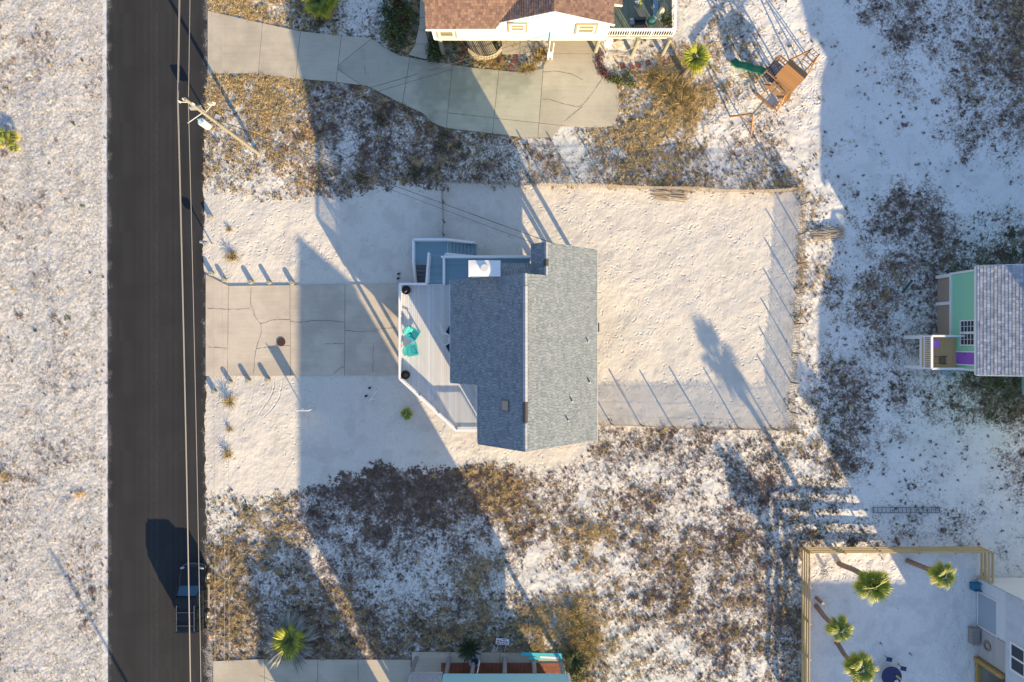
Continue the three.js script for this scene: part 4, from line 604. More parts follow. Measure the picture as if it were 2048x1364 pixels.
{ // raised deck of that house
  const d = thing('side_deck', 'weathered green deck with white railing beside the turquoise house on posts', 'deck', V(0, 0, 0)), y = 2.62, bv = vary(0.15, 0.17, 0.135, 6, 0.12), z1 = -21.15;
  for (let x = 6.55; x < 11.1; x += 0.146) plank('deck_board', x + 0.07, y - 0.02, (z1 - 31) / 2, 0.138, 0.04, 31 + z1, pick(bv), d);
  beam('rim_joist', V(6.5, y - 0.16, z1 + 0.04), V(11.2, y - 0.16, z1 + 0.04), 0.06, 0.22, mat(0.55, 0.50, 0.44, { map: woodTex }), d);
  railing(d, V(6.55, y, z1), V(11.1, y, z1), { gap: 0.17, rw: 0.2, every: 1.5 }); railing(d, V(11.1, y, z1), V(11.1, y, -30), { gap: 0.17, rw: 0.18, skipA: true });
  for (const [x, z] of [[8.8, -21.0], [11.0, -21.0], [6.9, -24.5], [8.8, -25], [11, -25.5]]) rod('piling', V(x, -0.3, z), V(x, y - 0.06, z), 0.15, pinePost, d);
}

// ---------------------------------------------------------------- low turquoise house over a carport (south)
{
  const h = thing('carport_house', 'pale turquoise house raised over a tiled carport on grey posts', 'house', V(0, 0, 0)), z0 = 23.08;
  part('wall', [gableBody([[-4.75, 2.62], [3.95, 2.62], [3.95, 9.1], [1.98, 10.25], [-4.75, 6.2]], z0, 31.5), gableBody([[-1.4, 2.62], [3.95, 2.62], [3.95, 9.1], [1.98, 10.25], [-1.4, 8.25]], 31.5, 35)], turq, h);
  lapWall(h, 'z', [-0.4, z0], 8.7, 2.66, 6.0, turqVar, -1, 0.2);
  const L = (x, z) => V(x, 10.5 - (1.98 - x) * 0.605, z), R = (x, z) => V(x, 10.5 - (x - 1.98) * 0.605, z);
  const roof = part('roof', [slabQuad(L(1.98, z0 - 0.2), L(-4.85, z0 - 0.2), L(-4.85, 31.6), L(1.98, 31.6), 0.16), slabQuad(L(1.98, 31.6), L(-1.5, 31.6), L(-1.5, 35.1), L(1.98, 35.1), 0.16), slabQuad(R(1.98, z0 - 0.2), R(4.1, z0 - 0.2), R(4.1, 35.1), R(1.98, 35.1), 0.16)], mat(0.42, 0.44, 0.45, { map: speckleTex }), h);
  for (const px of [833, 899, 948, 1010, 1067, 1121]) { const x = gx2x(px); rod('post', V(x, 0, 23.15), V(x, 2.6, 23.15), 0.15, greyPost, h); rod('post', V(x, 0, 28), V(x, 2.6, 28), 0.15, greyPost, h); }
  const bm = vary(0.50, 0.54, 0.60, 4, 0.05); for (let x = -7.05; x < -4.85; x += 0.125) plank('batten', x + 0.055, 3.2, z0 + 0.02, 0.075, 1.1, 0.05, pick(bm), h); part('batten_wall', gbox(2.25, 1.1, 0.05, -5.94, 3.2, z0 + 0.08), mat(0.45, 0.49, 0.55), h); part('porch_floor', gbox(2.25, 0.2, 5, -5.94, 2.55, z0 + 2.45), mat(0.45, 0.45, 0.43), h);
  part('store_room', gbox(8.0, 2.55, 6.0, -0.8, 1.31, 28.55), mat(0.5, 0.52, 0.5, { map: speckleTex }), h); rod('downpipe', V(-2.32, 0.8, 22.95), V(-2.4, 2.66, 23.0), 0.04, whitePlain, h);
  beam('corner_board', V(3.92, 2.62, z0 - 0.03), V(3.92, 8.9, z0 - 0.03), 0.14, 0.06, whitePlain, h);
  windowUnit(h, V(0.2, 5.2, z0), 'z-', 1.2, 1.2);
}
{ // red tiles under it
  const t = new THREE.Group(); t.name = 'tiled_patio'; t.userData.kind = 'structure'; scene.add(t); const tv = vary(0.26, 0.085, 0.05, 6, 0.16, { roughness: 0.6 });
  part('grout', gbox(8.92, 0.02, 2.1, -0.72, 0.082, 24.56), mat(0.32, 0.25, 0.2), t);
  for (let i = 0; i < 30; i++) for (let j = 0; j < 6; j++) plank('tile', -5.02 + i * 0.297, 0.102 + rr(-0.003, 0.003), 23.66 + j * 0.297, 0.283, 0.03, 0.283, pick(tv), t);
}

// ---------------------------------------------------------------- white house in the corner with the fenced yard
{
  const x0 = 34.08, z0 = 17.31, h = thing('white_house', 'white sided house with grey screen panel at the corner of the fenced yard', 'house', V(0, 0, 0));
  const wv = vary(0.62, 0.65, 0.68, 4, 0.03, { roughness: 0.7 }), wm = mat(0.60, 0.64, 0.68, { map: speckleTex });
  part('wall', [gbox(12, 6.9, 5.6, x0 + 6.02, 3.45, z0 + 2.82), gbox(12, 4.0, 3.6, x0 + 6.02, 4.9, z0 + 7.42), gbox(6.0, 2.9, 3.6, x0 + 9.05, 1.45, z0 + 7.42), gbox(6.0, 2.9, 0.12, x0 + 3.04, 1.45, z0 + 9.15)], wm, h);
  lapWall(h, 'x', [x0, z0 + 0.5], 0.95, 0.1, 2.9, wv, -1, 0.14); lapWall(h, 'x', [x0, z0 + 2.2], 2.45, 2.15, 2.9, wv, -1, 0.14);
  lapWall(h, 'z', [x0 + 3.0, z0], 6.0, 0.1, 6.8, wv, -1, 0.14);
  part('upper_wall', gbox(0.06, 3.9, 9.3, x0 - 0.06, 4.9, z0 + 4.66), mat(0.55, 0.61, 0.68, { map: speckleTex }), h);
  const scr = part('screen_panel', gbox(0.05, 1.95, 2.4, x0 - 0.03, 1.1, z0 + 2.2), mat(0.33, 0.40, 0.46, { roughness: 0.4 }), h); part('screen_frame', [gbox(0.09, 0.07, 2.6, x0 - 0.05, 2.11, z0 + 2.2), gbox(0.09, 2.0, 0.08, x0 - 0.05, 1.1, z0 + 0.96), gbox(0.09, 2.0, 0.08, x0 - 0.05, 1.1, z0 + 3.44), gbox(0.09, 0.08, 2.6, x0 - 0.05, 0.1, z0 + 2.2)], whitePlain, scr);
  const weath = vary(0.40, 0.39, 0.38, 5, 0.10); lapWall(h, 'x', [x0 - 0.02, z0 + 4.6], 2.1, 0.15, 2.9, weath, -1, 0.15, 'weathered_board');
  const ring = new THREE.TorusGeometry(0.3, 0.06, 8, 24); ring.rotateY(Math.PI / 2); part('wreath', ring.translate(x0 - 0.12, 1.15, z0 + 4.5), mat(0.27, 0.20, 0.17), h);
  part('garage_floor', gbox(5.9, 0.06, 3.4, x0 + 2.98, 0.05, z0 + 7.4), concGrey, h); part('yellow_post', gbox(0.34, 2.85, 0.26, x0 - 0.16, 1.43, z0 + 5.9), mat(0.46, 0.30, 0.10, { map: woodTex }), h); part('yellow_beam', gbox(0.3, 0.2, 3.4, x0 - 0.1, 0.25, z0 + 7.6), mat(0.46, 0.30, 0.10, { map: woodTex }), h);
  windowUnit(h, V(x0 - 0.09, 4.15, z0 + 4.1), 'x-', 1.7, 1.15, { cols: 2, rows: 1, t: 0.12, bar: 0.12 });
  const e = (x, z) => V(x, 9.2 - Math.abs(x - 39.9) * 0.4, z);
  part('roof', [slabQuad(e(39.9, z0 - 0.1), e(33.9, z0 - 0.1), e(33.9, 26.5), e(39.9, 26.5), 0.15), slabQuad(e(39.9, z0 - 0.1), e(46.4, z0 - 0.1), e(46.4, 26.5), e(39.9, 26.5), 0.15), gableBody([[34.1, 6.88], [46.2, 6.88], [39.9, 9.1]], z0, 26.45)], mat(0.45, 0.46, 0.47, { map: speckleTex }), h);
}

// ---------------------------------------------------------------- green house with purple door
{
  const h = thing('green_house', 'mint green house with purple door and white railed porch', 'house', V(0, 0, 0)), x0 = 31.15, mint = mat(0.28, 0.62, 0.42, { map: speckleTex }), mv = vary(0.28, 0.62, 0.42, 4, 0.02), tanv = vary(0.34, 0.27, 0.205, 5, 0.05);
  part('wall', gbox(5.9, 4.7, 6.8, x0 + 2.96, 2.35, -1.4), mint, h);
  lapWall(h, 'x', [x0, -1.4], 6.78, 1.72, 4.62, mv, -1, 0.16); lapWall(h, 'x', [x0 - 0.01, -2.4], 4.6, 0.05, 1.55, tanv, -1, 0.15, 'tan_siding_board');
  part('trim_band', gbox(0.12, 0.16, 6.86, x0 - 0.07, 1.63, -1.4), whitePlain, h); for (const z of [-4.66, -2.7]) part('pier', gbox(0.14, 1.55, 0.22, x0 - 0.08, 0.78, z), whitePlain, h); part('corner_board', gbox(0.08, 3.0, 0.14, x0 - 0.05, 3.2, -4.76), whitePlain, h); part('corner_board', gbox(0.08, 3.0, 0.14, x0 - 0.05, 3.2, 1.96), whitePlain, h);
  for (const z of [-1.0, -0.12]) windowUnit(h, V(x0 - 0.03, 3.4, z), 'x-', 0.72, 1.35, { cols: 2, rows: 4, t: 0.08, bar: 0.03 });
  const door = part('door', gbox(0.05, 1.95, 0.8, x0 - 0.05, 3.2, 1.18), mat(0.30, 0.11, 0.55, { roughness: 0.5 }), h); part('door_frame', [gbox(0.09, 2.08, 0.08, x0 - 0.06, 3.24, 0.73), gbox(0.09, 2.08, 0.08, x0 - 0.06, 3.24, 1.63), gbox(0.09, 0.09, 0.98, x0 - 0.06, 4.24, 1.18)], whitePlain, door); part('handle', gcyl(0.03, 0.03, 0.08, x0 - 0.1, 3.1, 0.9), darkMetal, door);
  const k = Math.tan(0.34), A = (x, z) => V(x, 4.85 + (x - 30.74) * k, z), c = Math.cos(0.34), s = Math.sin(0.34);
  const roof = part('roof', [slabQuad(A(30.74, -4.95), A(30.74, 2.25), A(35.6, 2.25), A(35.6, -4.95), 0.14), slabQuad(A(35.6, -4.95), V(37.1, 6.0, -4.95), V(37.1, 6.0, 2.25), A(35.6, 2.25), 0.14)], mat(0.2, 0.2, 0.21), h);
  shingles(roof, A(35.6, -4.95).add(V(0, 0.015, 0)), V(0, 0, 1), V(-c, -s, 0), 4.86 / c, () => [0, 7.2], { exp: 0.2, w: 0.21, gap: 0.012, cols: greyOld });
  beam('fascia', V(30.72, 4.72, -4.95), V(30.72, 4.72, 2.25), 0.04, 0.2, whitePlain, roof); beam('barge_board', A(30.74, -4.98).add(V(0, -0.1, 0)), A(35.6, -4.98).add(V(0, -0.1, 0)), 0.04, 0.2, whitePlain, roof); beam('barge_board', A(30.74, 2.28).add(V(0, -0.1, 0)), A(35.6, 2.28).add(V(0, -0.1, 0)), 0.04, 0.2, whitePlain, roof);
  part('gable_fill', gableBody([[x0, 4.6], [36.9, 4.6], [36.9, 5.8], [35.6, 6.3], [x0, 4.75]], -4.8, 2.0), mint, h);
}
{
  const d = thing('porch', 'tan porch with white railing and posts at the purple door', 'porch', V(0, 0, 0)), y = 2.2, bv = vary(0.56, 0.39, 0.18, 5, 0.06);
  for (let x = 28.72; x < 31.05; x += 0.146) plank('porch_board', x + 0.07, y - 0.02, 0.78, 0.138, 0.04, 2.3, pick(bv), d);
  railing(d, V(28.78, y, -0.32), V(28.78, y, 1.88), { rw: 0.16, gap: 0.15, every: 2.3 }); railing(d, V(28.78, y, -0.34), V(31.05, y, -0.34), { rw: 0.14, gap: 0.15, every: 2.3, skipA: true }); railing(d, V(28.78, y, 1.9), V(31.05, y, 1.9), { rw: 0.14, gap: 0.15, every: 2.3, skipA: true });
  for (const z of [-0.28, 1.86]) { plank('post', 28.78, 1.02, z, 0.24, 2.35, 0.24, whitePlain, d); } for (const z of [-0.28, 1.86]) plank('post', 30.9, 1.02, z, 0.14, 2.35, 0.14, whitePlain, d);
  beam('rim_joist', V(28.7, y - 0.15, -0.4), V(28.7, y - 0.15, 1.95), 0.05, 0.22, whitePlain, d); beam('rim_joist', V(28.7, y - 0.15, 1.95), V(31.1, y - 0.15, 1.95), 0.05, 0.22, whitePlain, d); beam('rim_joist', V(28.7, y - 0.15, -0.4), V(31.1, y - 0.15, -0.4), 0.05, 0.22, whitePlain, d);
}

// ---------------------------------------------------------------- houses standing outside the frame whose shadows fall across the sand
function plainHouse(name, label, x0, x1, z0, z1, eave, ridge, alongX, wm) {
  const h = thing(name, label, 'house', V(0, 0, 0)), rm = mat(0.35, 0.35, 0.36, { map: speckleTex });
  part('wall', gbox(x1 - x0, eave, z1 - z0, (x0 + x1) / 2, eave / 2, (z0 + z1) / 2), wm, h);
  const cx = (x0 + x1) / 2, cz = (z0 + z1) / 2, a = 0.25;
  part('roof', alongX ? [slabQuad(V(x0 - a, ridge, cz), V(x1 + a, ridge, cz), V(x1 + a, eave, z1 + a), V(x0 - a, eave, z1 + a), 0.15), slabQuad(V(x0 - a, ridge, cz), V(x1 + a, ridge, cz), V(x1 + a, eave, z0 - a), V(x0 - a, eave, z0 - a), 0.15)] : [slabQuad(V(cx, ridge, z0 - a), V(cx, ridge, z1 + a), V(x1 + a, eave, z1 + a), V(x1 + a, eave, z0 - a), 0.15), slabQuad(V(cx, ridge, z0 - a), V(cx, ridge, z1 + a), V(x0 - a, eave, z1 + a), V(x0 - a, eave, z0 - a), 0.15)], rm, h);
  windowUnit(h, V(cx, eave * 0.6, z0), 'z-', 1.2, 1.3); windowUnit(h, V(x0, eave * 0.6, cz), 'x-', 1.2, 1.3);
  const dr = part('door', gbox(0.9, 2.05, 0.06, cx + 1, 1.05, z0 - 0.03), mat(0.3, 0.35, 0.4), h); part('handle', gcyl(0.03, 0.03, 0.07, cx + 1.35, 1.0, z0 - 0.1), darkMetal, dr); return h;
}
plainHouse('tall_house', 'tall house behind the mint green house', 37.3, 55, -3.0, 3.95, 9.1, 9.9, true, mat(0.5, 0.55, 0.5));
plainHouse('beach_cottage', 'beach cottage south of the fenced yard', 33.05, 47, 38.2, 50, 7.0, 8.0, true, mat(0.6, 0.58, 0.52));
plainHouse('added_shadow_block', 'unseen narrow building added for its shadow behind the turquoise carport house', -10.2, -6.9, 29.9, 37.3, 4.9, 5.4, false, mat(0.55, 0.57, 0.55));  // invented building out of view, shaped and placed to cast a shadow

// ================================================================ SAND FENCES
const picketVar = vary(0.40, 0.33, 0.25, 6, 0.18), wireMat = mat(0.25, 0.24, 0.23, { roughness: 0.5, metalness: 0.4 }), fencePost = mat(0.24, 0.20, 0.16, { map: woodTex });
function sandFence(label, pts, posts, opt = {}) {
  const t = thing('sand_fence', label, 'fence', V(0, 0, 0)), c = new THREE.CatmullRomCurve3(pts.map(([x, y]) => V(gx2x(x), 0, gy2z(y))), false, 'catmullrom', 0.15), L = c.getLength(), n = Math.floor(L / (opt.gap ?? 0.112)), H = opt.h ?? 1.18;
  for (let k = 0; k <= n; k++) { const u = k / n, p = c.getPointAt(u), d = c.getTangentAt(u), lean = opt.lean ?? 0; const wob = 0.16 * Math.sin(u * L * 0.9 + 1) + rr(-0.05, 0.05), y = Math.max(gh(p.x, p.z), -0.02), h = H * rr(0.94, 1.04); const o = plank('picket', p.x, y + h / 2 - 0.06, p.z, 0.04, h, 0.013, pick(picketVar), t); o.rotation.order = 'YXZ'; o.rotation.y = -Math.atan2(d.z, d.x); o.rotation.z = rr(-0.05, 0.05); o.rotation.x = lean + wob * 0.3; }
  for (const y of [0.22, 0.6, 1.0]) { const q = []; for (let k = 0; k <= 40; k++) { const p = c.getPointAt(k / 40); q.push(V(p.x, gh(p.x, p.z) + y, p.z)); } part('fence_wire', gtube(q, 0.006, 80, 4), wireMat, t); }
  for (const u of posts) { const p = c.getPointAt(u), y = gh(p.x, p.z), a = rr(-0.05, 0.05); rod('fence_post', V(p.x + 0.05, y - 0.3, p.z - 0.05), V(p.x + 0.05 + a, y + 1.42, p.z - 0.05 + rr(-0.06, 0.06)), 0.05, fencePost, t); }
  return t;
}
const seq = (n) => Array.from({ length: n }, (_, k) => (k + 0.5) / n);
sandFence('slatted wooden sand fence between the beach house yard and the upper driveway slope', [[888, 367], [960, 368], [1060, 372], [1190, 375], [1300, 379], [1380, 381], [1440, 385], [1540, 385], [1601, 382]], seq(12));
sandFence('slatted wooden sand fence along the dune side of the beach house yard', [[1601, 382], [1599, 440], [1595, 540], [1589, 640], [1584, 720], [1579, 790], [1580, 855]], seq(8));
sandFence('slatted wooden sand fence from the beach house corner toward the scrub', [[1186, 846], [1220, 847], [1279, 850], [1361, 854], [1450, 856], [1580, 857]], [0.085, 0.235, 0.4, 0.56, 0.73, 0.9]);
sandFence('short slatted sand fence running from the yard corner to the stair landing', [[886, 364], [886, 400], [888, 440], [887, 474]], [0.02, 0.4, 0.75, 0.98], { h: 1.05 });
// bundles of rolled fence slats
function slatBundle(px, py, len, label, ang) {
  const x0 = gx2x(px), z0 = gy2z(py), t = thing('fence_roll', label, 'fence roll', V(x0, gh(x0, z0), z0)); t.rotation.y = ang;
  for (let k = 0; k < 46; k++) { const row = k % 9, lay = Math.floor(k / 9) / 5, side = k % 2 ? 1 : -1; const o = plank('slat', side * len * 0.25 + rr(-0.07, 0.07), 0.05 + lay * 0.32 * (1 - Math.abs(row - 4) / 6) + rr(0, 0.03), (row - 4) * 0.105 + rr(-0.03, 0.03), len * 0.5 * rr(0.86, 1.04), 0.014, 0.045, pick(picketVar), t); o.rotation.y = rr(-0.08, 0.08); o.rotation.z = rr(-0.06, 0.06); }
  return t;
}
slatBundle(1340, 390, 2.5, 'rolled bundle of fence slats lying against the inside of the yard fence', -0.08);
slatBundle(1655, 468, 2.4, 'rolled bundle of fence slats lying in scrub outside the yard fence', 0.10);

// ---------------------------------------------------------------- rail fence of the sandy yard
{
  const pine = vary(0.58, 0.42, 0.205, 6, 0.12, { roughness: 0.75 });
  const t = thing('rail_fence', 'new yellow pine rail fence with four rails round the palm yard', 'fence', V(0, 0, 0));
  const run = (a, b) => { const A = V(gx2x(a[0]), 0, gy2z(a[1])), B = V(gx2x(b[0]), 0, gy2z(b[1])), L = A.distanceTo(B), n = Math.max(1, Math.round(L / 2.4)); for (let k = 0; k < n; k++) { const p = A.clone().lerp(B, k / n), q = A.clone().lerp(B, (k + 0.995) / n); for (const y of [0.28, 0.66, 1.04, 1.42]) beam('rail', V(p.x, y + rr(-0.012, 0.012), p.z), V(q.x, y + rr(-0.012, 0.012), q.z), 0.06, 0.19, pick(pine), t); } for (let k = 0; k <= n; k++) { const p = A.clone().lerp(B, k / n), d = B.clone().sub(A).normalize(); plank('post', p.x - d.z * 0.08, 0.55, p.z + d.x * 0.08, 0.1, 1.86, 0.1, pick(pine), t); } };
  run([1601, 1440], [1602, 1093]); run([1602, 1093], [1958, 1092]); run([1958, 1092], [1958, 1152]);
}

// ================================================================ STREET SIDE
{ // bollards
  const wood = mat(0.22, 0.23, 0.19, { map: woodTex }), top = mat(0.38, 0.39, 0.35, { map: speckleTex }), ringM = mat(0.24, 0.24, 0.21);
  const geo = meterUV(new THREE.LatheGeometry([[0.001, -0.3], [0.17, -0.3], [0.172, 0.3], [0.165, 0.40], [0.15, 0.425], [0.001, 0.425]].map(([a, b]) => new THREE.Vector2(a, b)), 18)), cut = meterUV(gcyl(0.148, 0.142, 0.015, 0, 0.425, 0, 18)), rg = new THREE.TorusGeometry(0.08, 0.008, 5, 18); rg.rotateX(Math.PI / 2); rg.translate(0, 0.442, 0);
  const spots = [[422, 434, 'stubby wooden bollard standing alone by the road before the mailbox'], [424, 547, 'stubby wooden bollard at the tip of the driveway flare'], [450, 560, 'stubby wooden bollard on the slanted edge of the driveway flare'], [503, 564], [540, 565], [585, 566], [430, 783, 'stubby wooden bollard at the roadside next to a fanned grass shadow', ], [461, 764], [498, 761], [537, 759, 'stubby wooden bollard nearest the two post yard sign']];
  const shareN = 'stubby wooden bollard in the row along the deck stairs side of the driveway', shareS = 'stubby wooden bollard in the row along the yard sign side of the driveway';
  for (const [x, y, l] of spots) { const b = thing('wooden_bollard', l ?? (y < 600 ? shareN : shareS), 'bollard', V(gx2x(x), gh(gx2x(x), gy2z(y)), gy2z(y)), 'bollards along the driveway'); add('shaft', geo, wood, b); add('cut_top', cut, top, b); add('growth_ring', rg, ringM, b); const k = rr(0.9, 1.1); b.scale.set(k, rr(0.85, 1.05), k); b.rotation.y = rr(0, 6); }
}
function mailbox(px, py, h, turn, label, big) {
  const x = gx2x(px), z = gy2z(py), t = thing('mailbox', label, 'mailbox', V(x, gh(x, z), z)); t.rotation.y = turn; const s = big ? 1.45 : 1;
  rod('post', V(0, -0.3, 0), V(0, h - 0.05, 0), 0.05, mat(0.36, 0.36, 0.35), t); plank('support_arm', -0.12, h - 0.08, 0, 0.5, 0.06, 0.09, mat(0.35, 0.33, 0.3), t);
  const sh = new THREE.Shape(); const w = 0.11 * s; sh.moveTo(-w, 0); sh.lineTo(w, 0); sh.lineTo(w, 0.12 * s); sh.absarc(0, 0.12 * s, w, 0, Math.PI); sh.lineTo(-w, 0); const g = new THREE.ExtrudeGeometry(sh, { depth: 0.5 * s, bevelEnabled: false }); g.rotateY(-Math.PI / 2); g.translate(0.12, h - 0.05, 0); const body = part('box', g, mat(0.34, 0.35, 0.36, { roughness: 0.45, metalness: 0.4 }), t);
  const d = new THREE.ExtrudeGeometry(sh, { depth: 0.02, bevelEnabled: false }); d.rotateY(-Math.PI / 2); d.translate(0.12 - 0.5 * s - 0.003, h - 0.05, 0); part('door', d, mat(0.44, 0.45, 0.45, { roughness: 0.4 }), body); part('flag', [gbox(0.02, 0.2, 0.015, -0.1, h + 0.12, w + 0.015), gbox(0.09, 0.06, 0.012, -0.06, h + 0.2, w + 0.015)], mat(0.45, 0.05, 0.04), body);
}
mailbox(425, 489, 1.02, -0.15, 'grey metal mailbox on a post at the edge of the sandy front yard', false);
mailbox(411, 224, 0.95, 0.05, 'wide metal mailbox on a post beside the utility pole', true);
// utility poles and lines
function utilityPole(x, z, label, gear, drop = 0) {
  const t = thing('utility_pole', label, 'utility pole', V(x, 0, z)), wood = mat(0.27, 0.26, 0.215, { map: woodTex });
  part('pole', gcyl(0.135, 0.09, 12.1 - drop, 0, -0.8, 0, 14), wood, t);
  for (const [y, dx] of [[10.75 - drop, -0.5], [10.4 - drop, 0.12], [11.1 - drop, -0.1]]) { rod('insulator_arm', V(0, y, 0), V(dx, y + 0.06, 0), 0.035, mat(0.45, 0.44, 0.42), t); part('insulator', gcyl(0.06, 0.045, 0.22, dx, y + 0.02, 0), mat(0.62, 0.60, 0.55, { roughness: 0.3 }), t); }
  if (gear) {
    const tr = part('transformer', [gcyl(0.24, 0.24, 0.85, -0.42, 7.4, 0.32, 20), gcyl(0.25, 0.18, 0.08, -0.42, 8.25, 0.32, 20)], mat(0.62, 0.65, 0.66, { roughness: 0.4 }), t); part('bushing', [gcyl(0.045, 0.03, 0.3, -0.52, 8.3, 0.26), gcyl(0.045, 0.03, 0.3, -0.3, 8.3, 0.38)], mat(0.12, 0.32, 0.42, { roughness: 0.4 }), tr); part('bracket', [gbox(0.35, 0.08, 0.08, -0.2, 7.6, 0.15), gbox(0.35, 0.08, 0.08, -0.2, 8.0, 0.15)], darkMetal, tr);
    rod('street_light_arm', V(0, 9.0, 0), V(-0.75, 9.35, 0.75), 0.03, mat(0.5, 0.5, 0.48), t);
    const cut = part('fuse_cutout', [gbox(0.3, 0.14, 0.12, 0.55, 9.0, -0.5), gcyl(0.05, 0.04, 0.35, 0.7, 8.95, -0.55), gcyl(0.05, 0.04, 0.35, 0.4, 8.95, -0.45)], mat(0.55, 0.5, 0.46), t); rod('cutout_arm', V(0, 8.8, 0), V(0.55, 8.98, -0.5), 0.03, mat(0.42, 0.40, 0.37), t);
  }
  return t;
}
utilityPole(-18.55, -13.72, 'weathered wooden utility pole with white transformer by the road', true);
utilityPole(-18.35, 42.0, 'wooden utility pole farther down the road', false, 2.2);
function wire(name, label, a, b, sag, r, m, group) { const q = []; for (let k = 0; k <= 24; k++) { const t = k / 24, p = a.clone().lerp(b, t); p.y -= sag * 4 * t * (1 - t); q.push(p); } const o = part(numbered(name), gtube(q, r, 48, 5), m, scene); tag(o, label, 'wire', group); return o; }
{
  const wm = mat(0.36, 0.33, 0.29, { roughness: 0.5 }), wb = mat(0.05, 0.05, 0.05, { roughness: 0.6 });
  const top = 'power lines strung over the road', low = 'communication lines strung below the power lines';
  [[-19.07, 10.97], [-18.95, 11.32], [-18.66, 10.62]].forEach(([x, y], i) => { wire('power_line', 'bare power line running over the road from pole to pole', V(x, y, -13.72), V(x - 0.06 + 0.03 * i, y - 2.2, 42), 0.25, 0.017, wm, top); wire('power_line', 'bare power line running over the road past the first pole', V(x, y, -13.72), V(x + 0.03, y, -72), 0.5, 0.017, wm, top); });
  [[-18.78, 7.5], [-18.27, 7.3], [-18.1, 7.0]].forEach(([x, y]) => { wire('communication_line', 'thin communication line along the roadside below the power lines', V(x, y, -13.72), V(x + 0.15, y, 42), 0.5, 0.010, wm, low); wire('communication_line', 'thin communication line along the verge past the first pole', V(x, y, -13.72), V(x, y, -72), 0.5, 0.010, wm, low); });
  wire('service_drop', 'black service cable from the pole to the beach house roof', V(-18.4, 8.1, -13.7), V(2.6, 8.75, -5.85), 0.3, 0.020, wb); wire('service_drop', 'thinner lower service cable from the pole to the beach house', V(-18.4, 7.5, -13.6), V(2.2, 8.0, -5.7), 0.35, 0.012, wb);
  wire('service_drop', 'service cable from the pole to the turquoise house on posts', V(-18.4, 6.1, -13.7), V(2.45, 3.9, -20.72), 0.3, 0.016, wb); wire('service_drop', 'slack lower cable from the pole to the turquoise house on posts', V(-18.4, 5.4, -13.7), V(2.3, 3.1, -20.72), 0.5, 0.012, wb);
}
{ // yard sign on two posts
  const t = thing('yard_sign', 'white square sign panel on two posts in the front sand', 'sign', V(gx2x(608), 0, gy2z(817))); const y = gh(t.position.x, t.position.z);
  for (const x of [0, 0.73]) rod('post', V(x, y - 0.4, 0), V(x, y + 1.66, 0), 0.035, whitePlain, t); part('panel', gbox(0.72, 0.72, 0.03, 0.365, y + 1.2, 0), whitePlain, t); part('panel_rim', [gbox(0.76, 0.04, 0.05, 0.365, y + 1.57, 0), gbox(0.76, 0.04, 0.05, 0.365, y + 0.83, 0)], whitePlain, t);
}
{ // manhole lid
  const t = thing('manhole_cover', 'rusty brown round manhole cover set in the driveway', 'manhole cover', V(gx2x(563), 0.056, gy2z(684))); const rust = mat(0.085, 0.045, 0.038, { roughness: 0.8 });
  part('lid', gcyl(0.30, 0.30, 0.03, 0, 0, 0, 32), rust, t); const rim = new THREE.TorusGeometry(0.30, 0.02, 6, 36); rim.rotateX(Math.PI / 2); part('rim', rim.translate(0, 0.02, 0), mat(0.09, 0.05, 0.04), t); for (let k = -3; k <= 3; k++) plank('raised_bar', 0, 0.034, k * 0.07, 2 * Math.sqrt(0.07 - (k * 0.07) ** 2), 0.012, 0.025, rust, t);
}
for (const [x, y, l] of [[739, 776, 'small black pipe stub in the sand close to the snapped white stick'], [732, 792, 'small black pipe stub in the sand farther from the deck rail'], [797, 548, 'small black pipe stub beside the foot of the stairs'], [796, 557, 'small black pipe stub in the sand by the driveway edge near the stairs']]) { const t = thing('pipe_stub', l, 'pipe', V(gx2x(x), gh(gx2x(x), gy2z(y)), gy2z(y))); const b = mat(0.02, 0.02, 0.02); part('pipe', gcyl(0.05, 0.05, 0.22, 0, -0.1, 0, 12), b, t); part('cap', [gcyl(0.085, 0.07, 0.06, 0, 0.1, 0, 12), gbox(0.22, 0.04, 0.06, 0.05, 0.06, 0, 0.5)], b, t); }
{ const t = thing('snapped_stick', 'snapped white plastic stick lying in the shaded sand', 'stick', V(0, 0.06, 0)); rod('long_piece', P(755, 781).add(V(0, .06, 0)), P(740, 800).add(V(0, .05, 0)), 0.035, whitePlain, t); rod('short_piece', P(740, 800).add(V(0, .05, 0)), P(750, 797).add(V(0, .06, 0)), 0.035, whitePlain, t); }
function stone(px, py, size, m, label, group, name = 'stepping_stone') { const x = gx2x(px), z = gy2z(py); const g = new THREE.ExtrudeGeometry(new THREE.Shape([[-.5, -.5], [.5, -.5], [.5, .5], [-.5, .5]].map(([a, b]) => new THREE.Vector2(a * size * rr(.9, 1.05), b * size * rr(.9, 1.05)))), { depth: 0.05, bevelEnabled: true, bevelSize: 0.012, bevelThickness: 0.01, bevelSegments: 1 }); g.rotateX(-Math.PI / 2); const o = part(numbered(name), g, m, scene); o.position.set(x, gh(x, z) + 0.005, z); o.rotation.y = rr(-.6, .6); tag(o, label, 'paver', group); }
